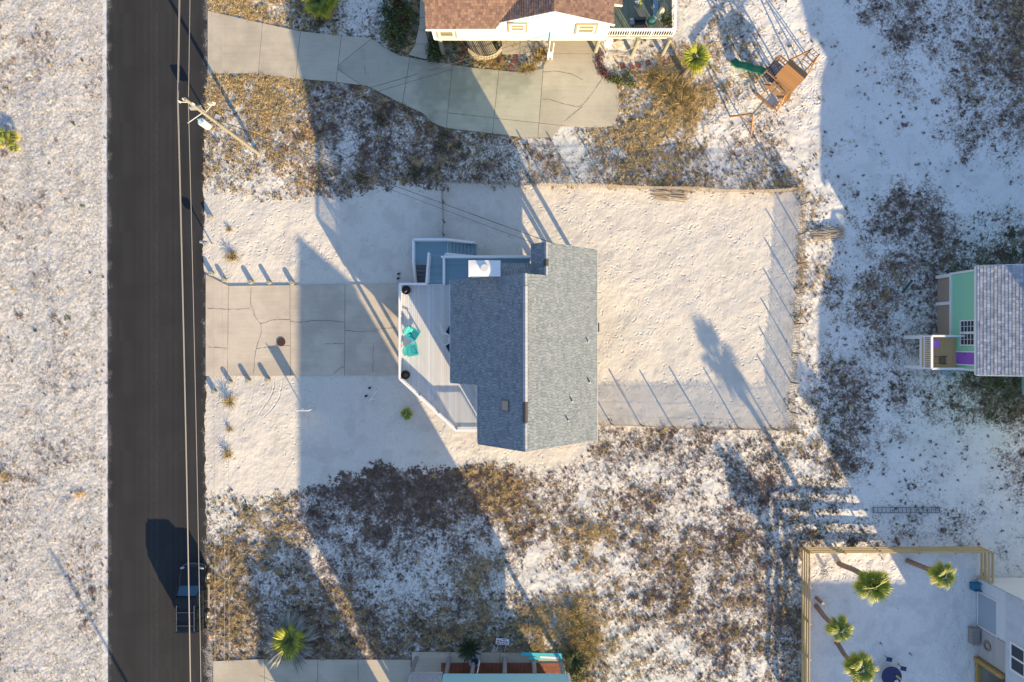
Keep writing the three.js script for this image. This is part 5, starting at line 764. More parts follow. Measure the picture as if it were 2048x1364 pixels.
{
  const wp = mat(0.52, 0.53, 0.54, { map: speckleTex }), rp = mat(0.26, 0.085, 0.06, { map: speckleTex }), bp = mat(0.36, 0.44, 0.52, { map: speckleTex });
  for (const [x, y] of [[510, 162], [504, 176], [497, 195], [486, 212], [467, 222], [455, 227], [435, 234]]) stone(x, y, 0.34, wp, 'pale square paver in the row curving toward the utility pole', 'pale pavers by the utility pole');
  for (const [x, y] of [[1207, 143], [1246, 132], [1264, 134], [1277, 130], [1296, 126], [1328, 126], [1342, 117]]) stone(x, y, 0.34, rp, 'red square paver in the row past the hammock', 'red pavers past the hammock');
  for (const [x, y] of [[926, 96], [923, 110], [921, 122]]) stone(x, y, 0.32, rp, 'red square paver left lying next to the slatted ramp', 'red pavers next to the slatted ramp');
  for (const [x, y] of [[1003, 118], [1032, 114], [1029, 124], [1022, 136]]) stone(x, y, 0.32, rp, 'red square paver in the gravel in front of the slab under the house', 'red pavers in front of the house slab');
  for (const [x, y] of [[1888, 745], [1898, 754]]) stone(x, y, 0.3, bp, 'blue grey paver on the sand below the porch', 'blue grey pavers below the porch');
}
{ // ladder in the dunes
  const t = thing('ladder', 'long grey metal ladder lying flat in the dunes outside the rail fence', 'ladder', V(gx2x(1811), 0.04, gy2z(1019))), m = mat(0.16, 0.17, 0.18, { roughness: 0.5, metalness: 0.3 }); t.position.y = gh(t.position.x, t.position.z) + 0.1;
  for (const z of [-0.19, 0.19]) beam('side_rail', V(-2.5, 0, z), V(2.5, 0.03, z), 0.03, 0.09, m, t); for (let k = 0; k < 17; k++) rod('rung', V(-2.4 + k * 0.3, 0.01, -0.19), V(-2.4 + k * 0.3, 0.01, 0.19), 0.02, m, t);
}
{ const t = thing('green_board', 'dark green plank lying in the scrub near the mint green house', 'plank', V(gx2x(1814), 0, gy2z(573))); t.position.y = gh(t.position.x, t.position.z) + 0.06; const m = mat(0.02, 0.07, 0.045); beam('board', V(-0.36, 0, 0.46), V(0.36, 0.02, -0.46), 0.1, 0.04, m, t); beam('board_edge', V(-0.33, 0.03, 0.5), V(0.39, 0.05, -0.42), 0.03, 0.04, m, t); }
{ // fallen sign by the carport
  const t = thing('fallen_sign', 'white lawn sign with red and blue print lying beside the turquoise carport', 'sign', V(gx2x(1005), 0, gy2z(1282))); t.position.y = gh(t.position.x, t.position.z) + 0.12; t.rotation.y = -0.09;
  const p = part('panel', gbox(0.96, 0.02, 0.44, 0, 0, 0), whitePlain, t); const red = mat(0.50, 0.03, 0.06), blue = mat(0.10, 0.13, 0.35);
  for (const [x, z, w, a] of [[-0.32, -0.05, 0.16, 0.5], [-0.12, -0.02, 0.14, -0.4], [0.1, 0.0, 0.14, 0.4], [0.3, 0.01, 0.16, -0.5], [-0.3, 0.12, 0.2, 0.1]]) { const o = plank('red_print', x, 0.013, z, w, 0.004, 0.09, red, p, a); }
  for (const [x, z, w] of [[0.2, 0.15, 0.4], [0.12, -0.15, 0.3], [-0.05, 0.13, 0.12]]) plank('blue_print', x, 0.013, z, w, 0.004, 0.05, blue, p);
  for (const x of [-0.25, 0.32]) rod('stake', V(x, 0.0, 0.05), V(x - 0.12, -0.06, 0.72), 0.018, whitePlain, t);
}
{ // air conditioner
  const t = thing('air_conditioner', 'grey outdoor air conditioner unit in front of the carport posts', 'air conditioner', V(-2.68, 0.07, 22.98)); const m = mat(0.33, 0.37, 0.41, { roughness: 0.5 });
  part('case', [gbox(0.78, 0.92, 0.62, 0, 0.5, 0)], m, t); part('stand', gbox(0.9, 0.06, 0.75, 0, 0.03, 0), mat(0.4, 0.4, 0.4), t); const fan = part('fan_well', gcyl(0.26, 0.26, 0.02, 0, 0.955, 0.02, 24), mat(0.012, 0.02, 0.04), t); for (let k = 0; k < 4; k++) plank('fan_blade', 0, 0.98, 0.02, 0.46, 0.008, 0.05, mat(0.03, 0.04, 0.06), fan, k * Math.PI / 4); const r = new THREE.TorusGeometry(0.27, 0.02, 6, 28); r.rotateX(Math.PI / 2); part('fan_guard', r.translate(0, 0.975, 0.02), m, t); for (let k = 0; k < 6; k++) plank('louvre', 0, 0.2 + k * 0.13, -0.315, 0.66, 0.03, 0.02, mat(0.45, 0.49, 0.53), t);
}
{ // turquoise bench rail by the carport
  const t = thing('turquoise_bench', 'bright turquoise wooden bench rail at the open end of the carport', 'bench', V(0, 0, 0)), m = mat(0.06, 0.55, 0.62, { roughness: 0.5 });
  const a = P(1042, 1308, 0.9), b = P(1123, 1310, 0.9); beam('top_board', a, b, 0.22, 0.05, m, t); beam('front_board', P(1058, 1316, 0.85), P(1124, 1316, 0.85), 0.2, 0.05, m, t); for (const px of [1060, 1118]) { const q = P(px, 1312, 0.85); rod('leg', V(q.x, 0.06, q.z), q, 0.05, m, t); } beam('white_slat', P(1080, 1314, 0.92), P(1118, 1316, 0.92), 0.16, 0.03, whitePlain, t);
}

// ================================================================ PALMS
function frondGeo(o) {                               // fan leaf growing along +x from the crown centre
  const v = [], c = [], tri = (p, q, r, k) => { for (const s of [p, q, r]) { v.push(s.x, s.y, s.z); c.push(...k); } };
  const mix = (t) => { const k = rr(0.85, 1.15); return [lerp(o.base[0], o.tip[0], t) * k, lerp(o.base[1], o.tip[1], t) * k, lerp(o.base[2], o.tip[2], t) * k]; };
  const st = mix(0.2); tri(V(0, 0, -0.02), V(0, 0, 0.02), V(o.pet, 0.03, 0), st); tri(V(0, 0.02, 0), V(0, -0.02, 0), V(o.pet, 0.03, 0), st);
  for (let k = 0; k < o.n; k++) {
    const f = (k + 0.5) / o.n * 2 - 1, a = f * o.spread, L = o.len * (1 - 0.32 * f * f) * rr(0.88, 1.08), w = o.w * rr(0.8, 1.2), d = V(Math.cos(a), 0, Math.sin(a)), s = V(-d.z, 0.35 * (k % 2 ? 1 : -1), d.x).multiplyScalar(w / 2), b = V(o.pet * (0.82 + 0.18 * (1 - Math.abs(f))), 0.03, 0);
    const m = b.clone().addScaledVector(d, L * 0.55); m.y -= o.droop * 0.18 * L + 0.10 * Math.abs(f) * L; const t = b.clone().addScaledVector(d, L * (1 - 0.18 * o.droop)); t.y -= o.droop * 0.62 * L * rr(0.8, 1.2) + 0.22 * Math.abs(f) * L;
    const k0 = mix(0), k1 = mix(0.45), k2 = mix(1); const q = [b.clone().addScaledVector(s, -0.4), b.clone().addScaledVector(s, 0.4), m.clone().sub(s), m.clone().add(s)];
    tri(q[0], q[2], q[1], k0); tri(q[1], q[2], q[3], k1); tri(q[2], t, q[3], k2);
  }
  const g = new THREE.BufferGeometry(); g.setAttribute('position', new THREE.Float32BufferAttribute(v, 3)); g.setAttribute('color', new THREE.Float32BufferAttribute(c, 3)); g.computeVertexNormals(); return g;
}
const leafMat = new THREE.MeshPhysicalMaterial({ color: 0xffffff, vertexColors: true, roughness: 0.6, side: THREE.DoubleSide, transmission: 0.2, thickness: 0 });
const sabal = [0, 1, 2, 3].map((k) => frondGeo({ n: 17, pet: 0.62, spread: 1.15, len: 0.80, w: 0.055, droop: 0.25 + 0.12 * k, base: [.11, .175, .015], tip: [.44, .42, .025] }));
const sabalShort = [0, 1].map((k) => frondGeo({ n: 18, pet: 0.3, spread: 1.3, len: 0.85, w: 0.055, droop: 0.3, base: [.08, .14, .015], tip: [.26, .30, .025] }));
const sabalYellow = [0, 1].map(() => frondGeo({ n: 17, pet: 0.58, spread: 1.15, len: 0.78, w: 0.055, droop: 0.6, base: [.28, .27, .02], tip: [.58, .38, .05] }));
const deadFrond = [0, 1].map(() => frondGeo({ n: 9, pet: 0.45, spread: 0.55, len: 1.0, w: 0.09, droop: 0.5, base: [.17, .17, .13], tip: [.29, .28, .235] }));
const spikeFrond = [0, 1, 2].map((k) => frondGeo({ n: 9, pet: 0.25, spread: 0.55, len: 0.95, w: 0.07, droop: 0.2 + 0.12 * k, base: [.11, .16, .015], tip: [.42, .42, .03] }));
const trunkMat = mat(0.235, 0.18, 0.15, { map: woodTex }), bootMat = mat(0.33, 0.29, 0.25);
function taperTube(pts, r0, r1, n = 20, m = 12) { const c = new THREE.CatmullRomCurve3(pts), g = new THREE.TubeGeometry(c, n, 1, m, false), p = g.attributes.position; for (let i = 0; i <= n; i++) { const q = c.getPointAt(i / n), r = lerp(r0, r1, i / n) * (1 + 0.05 * Math.sin(i * 2.7)); for (let j = 0; j <= m; j++) { const k = i * (m + 1) + j; p.setXYZ(k, q.x + (p.getX(k) - q.x) * r, q.y + (p.getY(k) - q.y) * r, q.z + (p.getZ(k) - q.z) * r); } } g.computeVertexNormals(); return g; }
function palm(o) {
  const b = V(gx2x(o.x), 0, gy2z(o.y)); b.y = gh(b.x, b.z); const t = thing('palm_tree', o.label, 'palm', b, o.group);
  const top = o.tx ? P(o.tx, o.ty, o.h).sub(b) : V(rr(-0.1, 0.1), o.h, rr(-0.1, 0.1));
  if (o.h > 0.5) {
    const mid = top.clone().multiplyScalar(0.5).add(V(o.bx ?? 0, 0, o.bz ?? 0));
    part('trunk', taperTube([V(0, -0.3, 0), V(0, 0.15, 0), mid, top], o.r ?? 0.19, (o.r ?? 0.19) * 0.85), trunkMat, t);
    const dir = top.clone().sub(mid).normalize(), gs = []; for (let k = 0; k < 26; k++) { const a = k * 2.4, y = 0.2 + k * 0.032, g = new THREE.BoxGeometry(0.05, 0.2, 0.09); g.rotateZ(-0.45); g.translate((o.r ?? 0.19) + 0.03, 0, 0); g.rotateY(a); g.translate(0, -y, 0); g.applyQuaternion(new THREE.Quaternion().setFromUnitVectors(V(0, 1, 0), dir)); g.translate(top.x, top.y, top.z); gs.push(g); } part('leaf_boots', gs, bootMat, t);
  }
  const N = o.n ?? 40, sc = o.s ?? 1;
  for (let k = 0; k < N; k++) {
    const u = (k + 0.5) / N, el = lerp(o.e1 ?? 0.95, o.e0 ?? -0.55, Math.pow(u, 0.8)) + rr(-0.16, 0.16), g = o.dead && u > 1 - o.dead ? pick(deadFrond) : o.spiky ? pick(spikeFrond) : u > (o.yellowFrom ?? 0.72) && rnd() < 0.5 ? pick(sabalYellow) : u < 0.35 ? pick(sabalShort) : pick(sabal);
    const f = add('frond', g, leafMat, t); f.position.copy(top); f.rotation.order = 'YZX'; f.rotation.y = k * 2.39996 + rr(-0.2, 0.2); f.rotation.z = el; f.rotation.x = rr(-0.7, 0.7); const z = sc * rr(0.86, 1.08) * (o.dead && u > 1 - o.dead ? 1.25 : 1); f.scale.set(z, z, z);
  }
  return t;
}
palm({ x: 1678, y: 1127, tx: 1748, ty: 1173, h: 5.2, r: 0.2, s: 1.05, n: 32, e1: 1.25, e0: -0.9, label: 'tallest curved trunk palm in the yard, by the corner of the rail fence', bx: 0.2, bz: -0.15 });
palm({ x: 1815, y: 1121, tx: 1887, ty: 1151, h: 4.3, r: 0.19, s: 0.84, n: 24, label: 'palm with pale leaf boots by the far stretch of the rail fence' });
palm({ x: 1632, y: 1212, tx: 1681, ty: 1259, h: 3.8, r: 0.18, s: 0.82, n: 19, label: 'sparse small crowned palm standing close to the rail fence', bx: -0.1, bz: 0.1, yellowFrom: 0.95 });
palm({ x: 1672, y: 1284, tx: 1722, ty: 1338, h: 3.9, r: 0.17, s: 1.0, n: 28, label: 'full crowned palm beside the round navy table', bx: -0.15, bz: 0.1 });
palm({ x: 1366, y: 150, tx: 1392, ty: 117, h: 2.5, r: 0.2, s: 1.0, n: 30, e0: -0.1, spiky: true, label: 'sunlit palm rising from golden grass near the hammock' });
palm({ x: 590, y: 1270, h: 0.9, r: 0.2, s: 1.3, n: 34, e1: 0.9, e0: 0.02, dead: 0.5, spiky: true, label: 'palm with a skirt of grey dead fronds by the lower driveway' });
palm({ x: 642, y: 14, h: 0.8, r: 0.2, s: 1.15, n: 36, e0: -0.2, label: 'bushy green palm above the curve of the upper driveway' });
palm({ x: 813, y: 828, h: 0.3, s: 0.42, n: 16, e0: 0.1, label: 'small young palm growing in the sand below the deck', yellowFrom: 2 });
for (const [x, y, s] of [[20, 288, .5], [32, 276, .45], [14, 270, .4], [34, 296, .35]]) palm({ x, y, h: 0.3, s, n: 14, e0: 0.05, yellowFrom: 0.5, label: 'low yellow green palmetto in the group across the road', group: 'palmettos across the road' });
// cycads: stiff feather leaves in a rosette
function featherGeo() { const v = [], c = []; for (let k = 0; k < 34; k++) { const t = k / 33, x = 0.06 + 0.94 * t, y = 0.55 * Math.sin(t * 2.2) * 0.5, L = 0.17 * Math.sin(Math.PI * (0.12 + 0.84 * t)), col = [.018 + .012 * rnd(), .030 + .02 * rnd(), .012]; for (const s of [-1, 1]) for (const p of [[x, y, 0], [x + 0.028, y, 0], [x + 0.08, y - 0.02, s * L]]) { v.push(...p); c.push(...col); } } const g = new THREE.BufferGeometry(); g.setAttribute('position', new THREE.Float32BufferAttribute(v, 3)); g.setAttribute('color', new THREE.Float32BufferAttribute(c, 3)); g.computeVertexNormals(); return g; }
const feather = featherGeo();
function cycad(px, py, h, s, label) { const t = thing('cycad', label, 'cycad', V(gx2x(px), 0, gy2z(py))); part('trunk', gcyl(0.18, 0.15, h + 0.3, 0, -0.3, 0, 12), mat(0.12, 0.095, 0.07, { map: woodTex }), t); for (let k = 0; k < 34; k++) { const f = add('frond', feather, vcMat, t); f.position.y = h; f.rotation.order = 'YZX'; f.rotation.y = k * 2.39996; f.rotation.z = lerp(0.9, -0.25, k / 34); f.scale.setScalar(s * rr(0.9, 1.05)); } }
cycad(940, 1287, 0.7, 1.0, 'dark green cycad with radiating leaves behind the air conditioner');
cycad(1146, 1306, 0.6, 0.9, 'dark cycad half hidden at the end of the turquoise bench rail');

// ================================================================ VEHICLE
function loft(rings, cap = true) { const n = rings[0].length, pos = [], idx = []; for (const r of rings) for (const p of r) pos.push(p.x, p.y, p.z); for (let i = 0; i < rings.length - 1; i++) for (let j = 0; j < n; j++) { const a = i * n + j, b = i * n + (j + 1) % n, c = a + n, d = b + n; idx.push(a, c, b, b, c, d); } if (cap) for (const i of [0, rings.length - 1]) { const c = pos.length / 3, m = V(); for (const p of rings[i]) m.add(p); m.multiplyScalar(1 / n); pos.push(m.x, m.y, m.z); for (let j = 0; j < n; j++) { const a = i * n + j, b = i * n + (j + 1) % n; i ? idx.push(a, c, b) : idx.push(a, b, c); } } const g = new THREE.BufferGeometry(); g.setAttribute('position', new THREE.Float32BufferAttribute(pos, 3)); g.setIndex(idx); g.computeVertexNormals(); return g; }
function sring(z, w, y0, y1, e = 4, n = 28) { const r = []; for (let k = 0; k < n; k++) { const a = k / n * Math.PI * 2, c = Math.cos(a), s = Math.sin(a), p = (q) => Math.sign(q) * Math.pow(Math.abs(q), 2 / e); r.push(V(p(c) * w, (y0 + y1) / 2 + p(s) * (y1 - y0) / 2, z)); } return r; }
function addS(name, geo, m, parent) { return add(name, geo, m, parent); }
{
  const car = thing('parked_suv', 'black sport utility vehicle with roof rack parked on the road edge', 'car', V(-23.03, 0.02, 18.52));
  const paint = new THREE.MeshPhysicalMaterial({ color: new THREE.Color().setRGB(0.004, 0.005, 0.008), roughness: 0.10, specularIntensity: 0.7, side: THREE.DoubleSide }), glass = new THREE.MeshPhysicalMaterial({ color: new THREE.Color().setRGB(0.006, 0.014, 0.02), roughness: 0.03, side: THREE.DoubleSide }), trim = mat(0.02, 0.02, 0.02, { roughness: 0.6 }), chrome = mat(0.55, 0.56, 0.58, { roughness: 0.2, metalness: 0.9 }), rail = mat(0.14, 0.145, 0.15, { roughness: 0.35, metalness: 0.5 });
  addS('body', loft([sring(-2.36, 0.42, 0.48, 0.72), sring(-2.29, 0.66, 0.38, 0.84), sring(-2.12, 0.87, 0.32, 0.95), sring(-1.6, 0.93, 0.29, 1.04), sring(-1.0, 0.945, 0.28, 1.09), sring(-0.2, 0.955, 0.28, 1.10), sring(1.0, 0.955, 0.28, 1.11), sring(1.9, 0.94, 0.31, 1.10), sring(2.22, 0.89, 0.38, 1.06), sring(2.32, 0.80, 0.45, 0.98)]), paint, car);
  // cabin: glass house under a painted roof
  const cab = (y, z0, z1, w, r) => { const q = []; for (const [sx, sz] of [[1, -1], [1, 1], [-1, 1], [-1, -1]]) for (let k = 0; k < 5; k++) { const base = { '1,-1': -Math.PI / 2, '1,1': 0, '-1,1': Math.PI / 2, '-1,-1': Math.PI }[`${sx},${sz}`], a = base + k / 4 * Math.PI / 2; q.push(V(sx * (w - r) + Math.cos(a) * r, y, (sz > 0 ? z1 - r : z0 + r) + Math.sin(a) * r)); } return q; };
  addS('windows', loft([cab(1.06, -1.02, 2.26, 0.90, 0.16), cab(1.4, -0.72, 2.20, 0.83, 0.16), cab(1.70, -0.44, 2.12, 0.745, 0.16)], false), glass, car);
  const roof = addS('roof', loft([cab(1.695, -0.47, 2.14, 0.755, 0.17), cab(1.745, -0.40, 2.10, 0.72, 0.17), cab(1.775, -0.25, 1.98, 0.60, 0.17), cab(1.785, 0, 1.8, 0.35, 0.17)]), paint, car);
  addS('windscreen', slabQuad(V(-0.66, 1.665, -0.50), V(0.66, 1.665, -0.50), V(0.76, 1.10, -1.015), V(-0.76, 1.10, -1.015), 0.012), mat(0.012, 0.075, 0.125, { roughness: 0.06 }), car);  // blue pane over the glass, sky reflection painted into its colour
  for (const s of [-1, 1]) { beam('roof_rail', V(s * 0.62, 1.84, 0.15), V(s * 0.62, 1.83, 1.95), 0.045, 0.05, rail, roof); for (const z of [0.2, 1.05, 1.9]) plank('rail_foot', s * 0.62, 1.79, z, 0.05, 0.08, 0.09, rail, roof); }
  for (const z of [0.62, 1.55]) beam('cross_bar', V(-0.62, 1.845, z), V(0.62, 1.845, z), 0.03, 0.06, rail, roof);
  for (const s of [-1, 1]) { beam('windscreen_pillar', V(s * 0.86, 1.08, -0.98), V(s * 0.715, 1.71, -0.43), 0.07, 0.06, paint, car); beam('window_pillar', V(s * 0.885, 1.08, 0.38), V(s * 0.755, 1.70, 0.42), 0.03, 0.09, paint, car); beam('window_pillar', V(s * 0.885, 1.08, 1.32), V(s * 0.755, 1.70, 1.30), 0.03, 0.10, paint, car); beam('rear_pillar', V(s * 0.86, 1.08, 2.2), V(s * 0.72, 1.71, 2.07), 0.10, 0.08, paint, car);
    beam('window_sill_trim', V(s * 0.925, 1.10, -0.85), V(s * 0.925, 1.11, 2.1), 0.02, 0.025, chrome, car); beam('running_board', V(s * 0.98, 0.36, -0.85), V(s * 0.98, 0.36, 0.85), 0.14, 0.05, mat(0.38, 0.36, 0.34), car);
    const door = addS('front_door', new THREE.BoxGeometry(0.012, 0.6, 0.95).translate(s * 0.957, 0.72, -0.2), paint, car); part('handle', gbox(0.03, 0.03, 0.18, s * 0.972, 0.88, 0.15), chrome, door); const d2 = addS('rear_door', new THREE.BoxGeometry(0.012, 0.6, 0.9).translate(s * 0.957, 0.72, 0.8), paint, car); part('handle', gbox(0.03, 0.03, 0.18, s * 0.972, 0.88, 1.1), chrome, d2);
    const mir = addS('mirror', new THREE.SphereGeometry(0.1, 12, 8).scale(1.1, 0.75, 0.6).translate(s * 1.02, 1.14, -0.72), paint, car);
    part('headlight', new THREE.SphereGeometry(0.16, 14, 8).scale(1.25, 0.55, 0.7).translate(s * 0.66, 0.82, -2.17), mat(0.35, 0.38, 0.40, { roughness: 0.1 }), car); part('tail_light', new THREE.SphereGeometry(0.15, 12, 8).scale(0.55, 1.5, 0.7).translate(s * 0.80, 0.95, 2.2), mat(0.42, 0.01, 0.015, { roughness: 0.2 }), car); }
  part('grille', [gbox(0.82, 0.2, 0.06, 0, 0.74, -2.32)], trim, car); for (let k = 0; k < 5; k++) plank('grille_bar', -0.32 + k * 0.16, 0.74, -2.35, 0.02, 0.2, 0.03, chrome, car);
  const bum = addS('front_bumper', loft([sring(-2.46, 0.34, 0.42, 0.56), sring(-2.41, 0.60, 0.38, 0.60), sring(-2.28, 0.80, 0.36, 0.62), sring(-2.1, 0.88, 0.38, 0.6)]), mat(0.07, 0.085, 0.10, { roughness: 0.3 }), car); addS('rear_bumper', loft([sring(2.2, 0.94, 0.36, 0.60), sring(2.34, 0.9, 0.36, 0.62), sring(2.42, 0.75, 0.4, 0.58)]), trim, car);
  for (const s of [-1, 1]) for (const z of [-1.44, 1.38]) { const w = new THREE.Group(); w.name = 'wheel'; w.position.set(s * 0.85, 0.36, z); car.add(w); const ty = new THREE.CylinderGeometry(0.36, 0.36, 0.25, 28); ty.rotateZ(Math.PI / 2); part('tyre', ty, mat(0.018, 0.018, 0.018, { roughness: 0.9 }), w); const rim = new THREE.CylinderGeometry(0.24, 0.24, 0.02, 24); rim.rotateZ(Math.PI / 2); rim.translate(s * 0.128, 0, 0); part('rim', rim, mat(0.62, 0.62, 0.62, { roughness: 0.25, metalness: 0.7 }), w); for (let k = 0; k < 5; k++) { const sp = new THREE.BoxGeometry(0.03, 0.07, 0.4); sp.rotateX(k * Math.PI / 5); sp.translate(s * 0.145, 0, 0); part('spoke', sp, mat(0.75, 0.75, 0.74, { roughness: 0.3, metalness: 0.5 }), w); } const ar = new THREE.TorusGeometry(0.42, 0.04, 6, 20, Math.PI); ar.rotateY(Math.PI / 2); part('wheel_arch', ar.translate(s * 0.94, 0.36, z), trim, car); }
  beam('wiper', V(-0.1, 1.12, -1.0), V(0.55, 1.2, -0.9), 0.02, 0.02, trim, car); beam('wiper', V(-0.75, 1.12, -1.0), V(-0.2, 1.2, -0.9), 0.02, 0.02, trim, car);
}

// ================================================================ PLAYSET
{
  const t = thing('wooden_playset', 'wooden playset with orange plank roof, swing beam and climbing bars', 'playset', V(gx2x(1552.6), 0, gy2z(177.4))); t.rotation.y = -0.714;
  const cedar = vary(0.33, 0.165, 0.06, 6, 0.10, { roughness: 0.75 }), dark = vary(0.20, 0.11, 0.055, 4, 0.10, { roughness: 0.8 }), old = vary(0.36, 0.22, 0.11, 5, 0.12, { roughness: 0.8 }), tarp = mat(0.035, 0.045, 0.085, { roughness: 0.6 });
  for (const x of [-1.45, -0.5, 0.72]) for (const z of [-0.7, 0.7]) plank('post', x, (x < -1 ? 2.3 : 2.65) / 2 - 0.1, z, 0.1, x < -1 ? 2.5 : 2.85, 0.1, pick(old), t);
  for (let k = 0; k < 15; k++) plank('floor_board', -1.4 + k * 0.15, 1.48, 0, 0.14, 0.04, 1.45, x0(k), t); function x0(k) { return k < 7 ? tarp : pick(old); }
  // roof planks
  for (const s of [1, -1]) for (let k = 0; k < 7; k++) { const u0 = k / 7, u1 = (k + 0.97) / 7, a = V(0.05, 3.32 - 0.72 * (u0 + u1) / 2 + 0.012, s * 0.8 * (u0 + u1) / 2); const o = plank('roof_plank', a.x, a.y, a.z, 1.62, 0.025, Math.hypot(0.8, 0.72) / 7 * 0.97, pick(cedar), t); o.rotation.x = s * Math.atan2(0.72, 0.8); }
  for (const x of [-0.74, 0.84]) { beam('rafter', V(x, 3.28, 0.01), V(x, 2.55, 0.8), 0.05, 0.08, pick(old), t); beam('rafter', V(x, 3.28, -0.01), V(x, 2.55, -0.8), 0.05, 0.08, pick(old), t); }
  for (const y of [1.75, 2.25]) { beam('guard_rail', V(-1.45, y, -0.74), V(0.72, y, -0.74), 0.05, 0.1, pick(dark), t); beam('guard_rail', V(-1.5, y, -0.7), V(-1.5, y, 0.3), 0.05, 0.1, pick(dark), t); }
  beam('guard_rail', V(-1.45, 2.25, 0.74), V(0.72, 2.25, 0.74), 0.05, 0.1, pick(cedar), t); beam('guard_rail', V(-0.5, 1.75, 0.74), V(0.72, 1.75, 0.74), 0.05, 0.1, pick(cedar), t);
  for (let k = 0; k < 10; k++) plank('guard_slat', -1.35 + k * 0.21, 2.0, -0.75, 0.07, 0.5, 0.03, pick(dark), t); for (let k = 0; k < 5; k++) plank('guard_slat', -1.51, 2.0, -0.6 + k * 0.19, 0.03, 0.5, 0.07, pick(dark), t);
  for (let k = 0; k < 4; k++) plank('lower_panel_board', -0.1, 0.75 + k * 0.17, 0.74, 1.6, 0.15, 0.03, pick(old), t);
  for (let k = 0; k < 6; k++) beam('ladder_rung', V(0.75 + 0.06 * (6 - k), 0.25 * (k + 0.6), -0.05), V(0.75 + 0.06 * (6 - k), 0.25 * (k + 0.6), 0.6), 0.09, 0.04, pick(cedar), t); for (const z of [-0.08, 0.63]) beam('ladder_side', V(1.2, -0.1, z), V(0.72, 1.6, z), 0.05, 0.1, pick(cedar), t);
  for (const [a, b] of [[[0.72, 0.72], [1.15, 1.25]], [[-0.5, 0.72], [-0.55, 1.3]]]) beam('brace', V(a[0], 1.4, a[1]), V(b[0], -0.05, b[1]), 0.08, 0.08, pick(cedar), t);
  plank('sand_sill', -0.1, 0.1, 1.35, 1.7, 0.16, 0.08, pick(cedar), t); plank('sand_sill', 0.78, 0.1, 1.0, 0.08, 0.16, 0.7, pick(cedar), t);
  // swing beam with its trestle and hanging swings
  beam('swing_beam', V(-0.15, 2.2, 0.75), V(-0.2, 2.2, 3.85), 0.1, 0.14, mat(0.17, 0.18, 0.14), t); for (const s of [-1, 1]) beam('trestle_leg', V(-0.2, 2.2, 3.55), V(-0.2 + s * 1.05, -0.1, 3.75), 0.09, 0.09, pick(cedar), t); beam('trestle_bar', V(-0.82, 0.9, 3.66), V(0.42, 0.9, 3.66), 0.06, 0.1, pick(cedar), t);
  for (const [z, m] of [[1.7, mat(0.02, 0.1, 0.07)], [2.8, mat(0.03, 0.03, 0.05)]]) { for (const s of [-0.22, 0.22]) rod('swing_chain', V(-0.17, 2.15, z + s), V(-0.12, 0.55, z + s), 0.012, darkMetal, t); plank('swing_seat', -0.12, 0.54, z, 0.16, 0.03, 0.5, m, t); }
  // climbing bars
  for (const x of [-0.05, 0.6]) { beam('bar_rail', V(x, 2.05, -0.75), V(x, 2.05, -2.75), 0.06, 0.1, pick(dark), t); } for (let k = 0; k < 6; k++) rod('climbing_bar', V(-0.05, 2.1, -1.05 - k * 0.32), V(0.6, 2.1, -1.05 - k * 0.32), 0.02, darkMetal, t);
  for (const x of [-0.05, 0.6]) { beam('bar_leg', V(x, 2.05, -2.6), V(x + (x < 0 ? -0.6 : 0.5), -0.1, -2.2), 0.08, 0.08, pick(cedar), t); beam('bar_leg', V(x, 2.05, -2.6), V(x + (x < 0 ? 0.0 : 0.1), 0.0, -3.2), 0.08, 0.08, pick(cedar), t); }
  const g = []; const sl = new THREE.Shape([[-0.26, 0], [-0.22, 0], [-0.2, -0.13], [0.2, -0.13], [0.22, 0], [0.26, 0], [0.26, -0.03], [0.235, -0.17], [-0.235, -0.17], [-0.26, -0.03]].map(([a, b]) => new THREE.Vector2(b, a)));
  const path = new THREE.CatmullRomCurve3([V(-1.42, 1.62, 0.5), V(-1.75, 1.55, 0.52), V(-2.3, 1.05, 0.56), V(-2.8, 0.8, 0.6), V(-3.3, 0.32, 0.64), V(-3.75, 0.3, 0.66)]);
  const rings = []; for (let k = 0; k <= 22; k++) { const p = path.getPointAt(k / 22), r = []; for (const [w, y] of [[-0.27, 0.02], [-0.22, 0.02], [-0.19, -0.12], [0.19, -0.12], [0.22, 0.02], [0.27, 0.02], [0.25, -0.16], [-0.25, -0.16]]) r.push(V(p.x, p.y + y, p.z + w)); rings.push(r); }
  const slide = add('slide', loft(rings), mat(0.008, 0.20, 0.085, { roughness: 0.35 }), t);
}

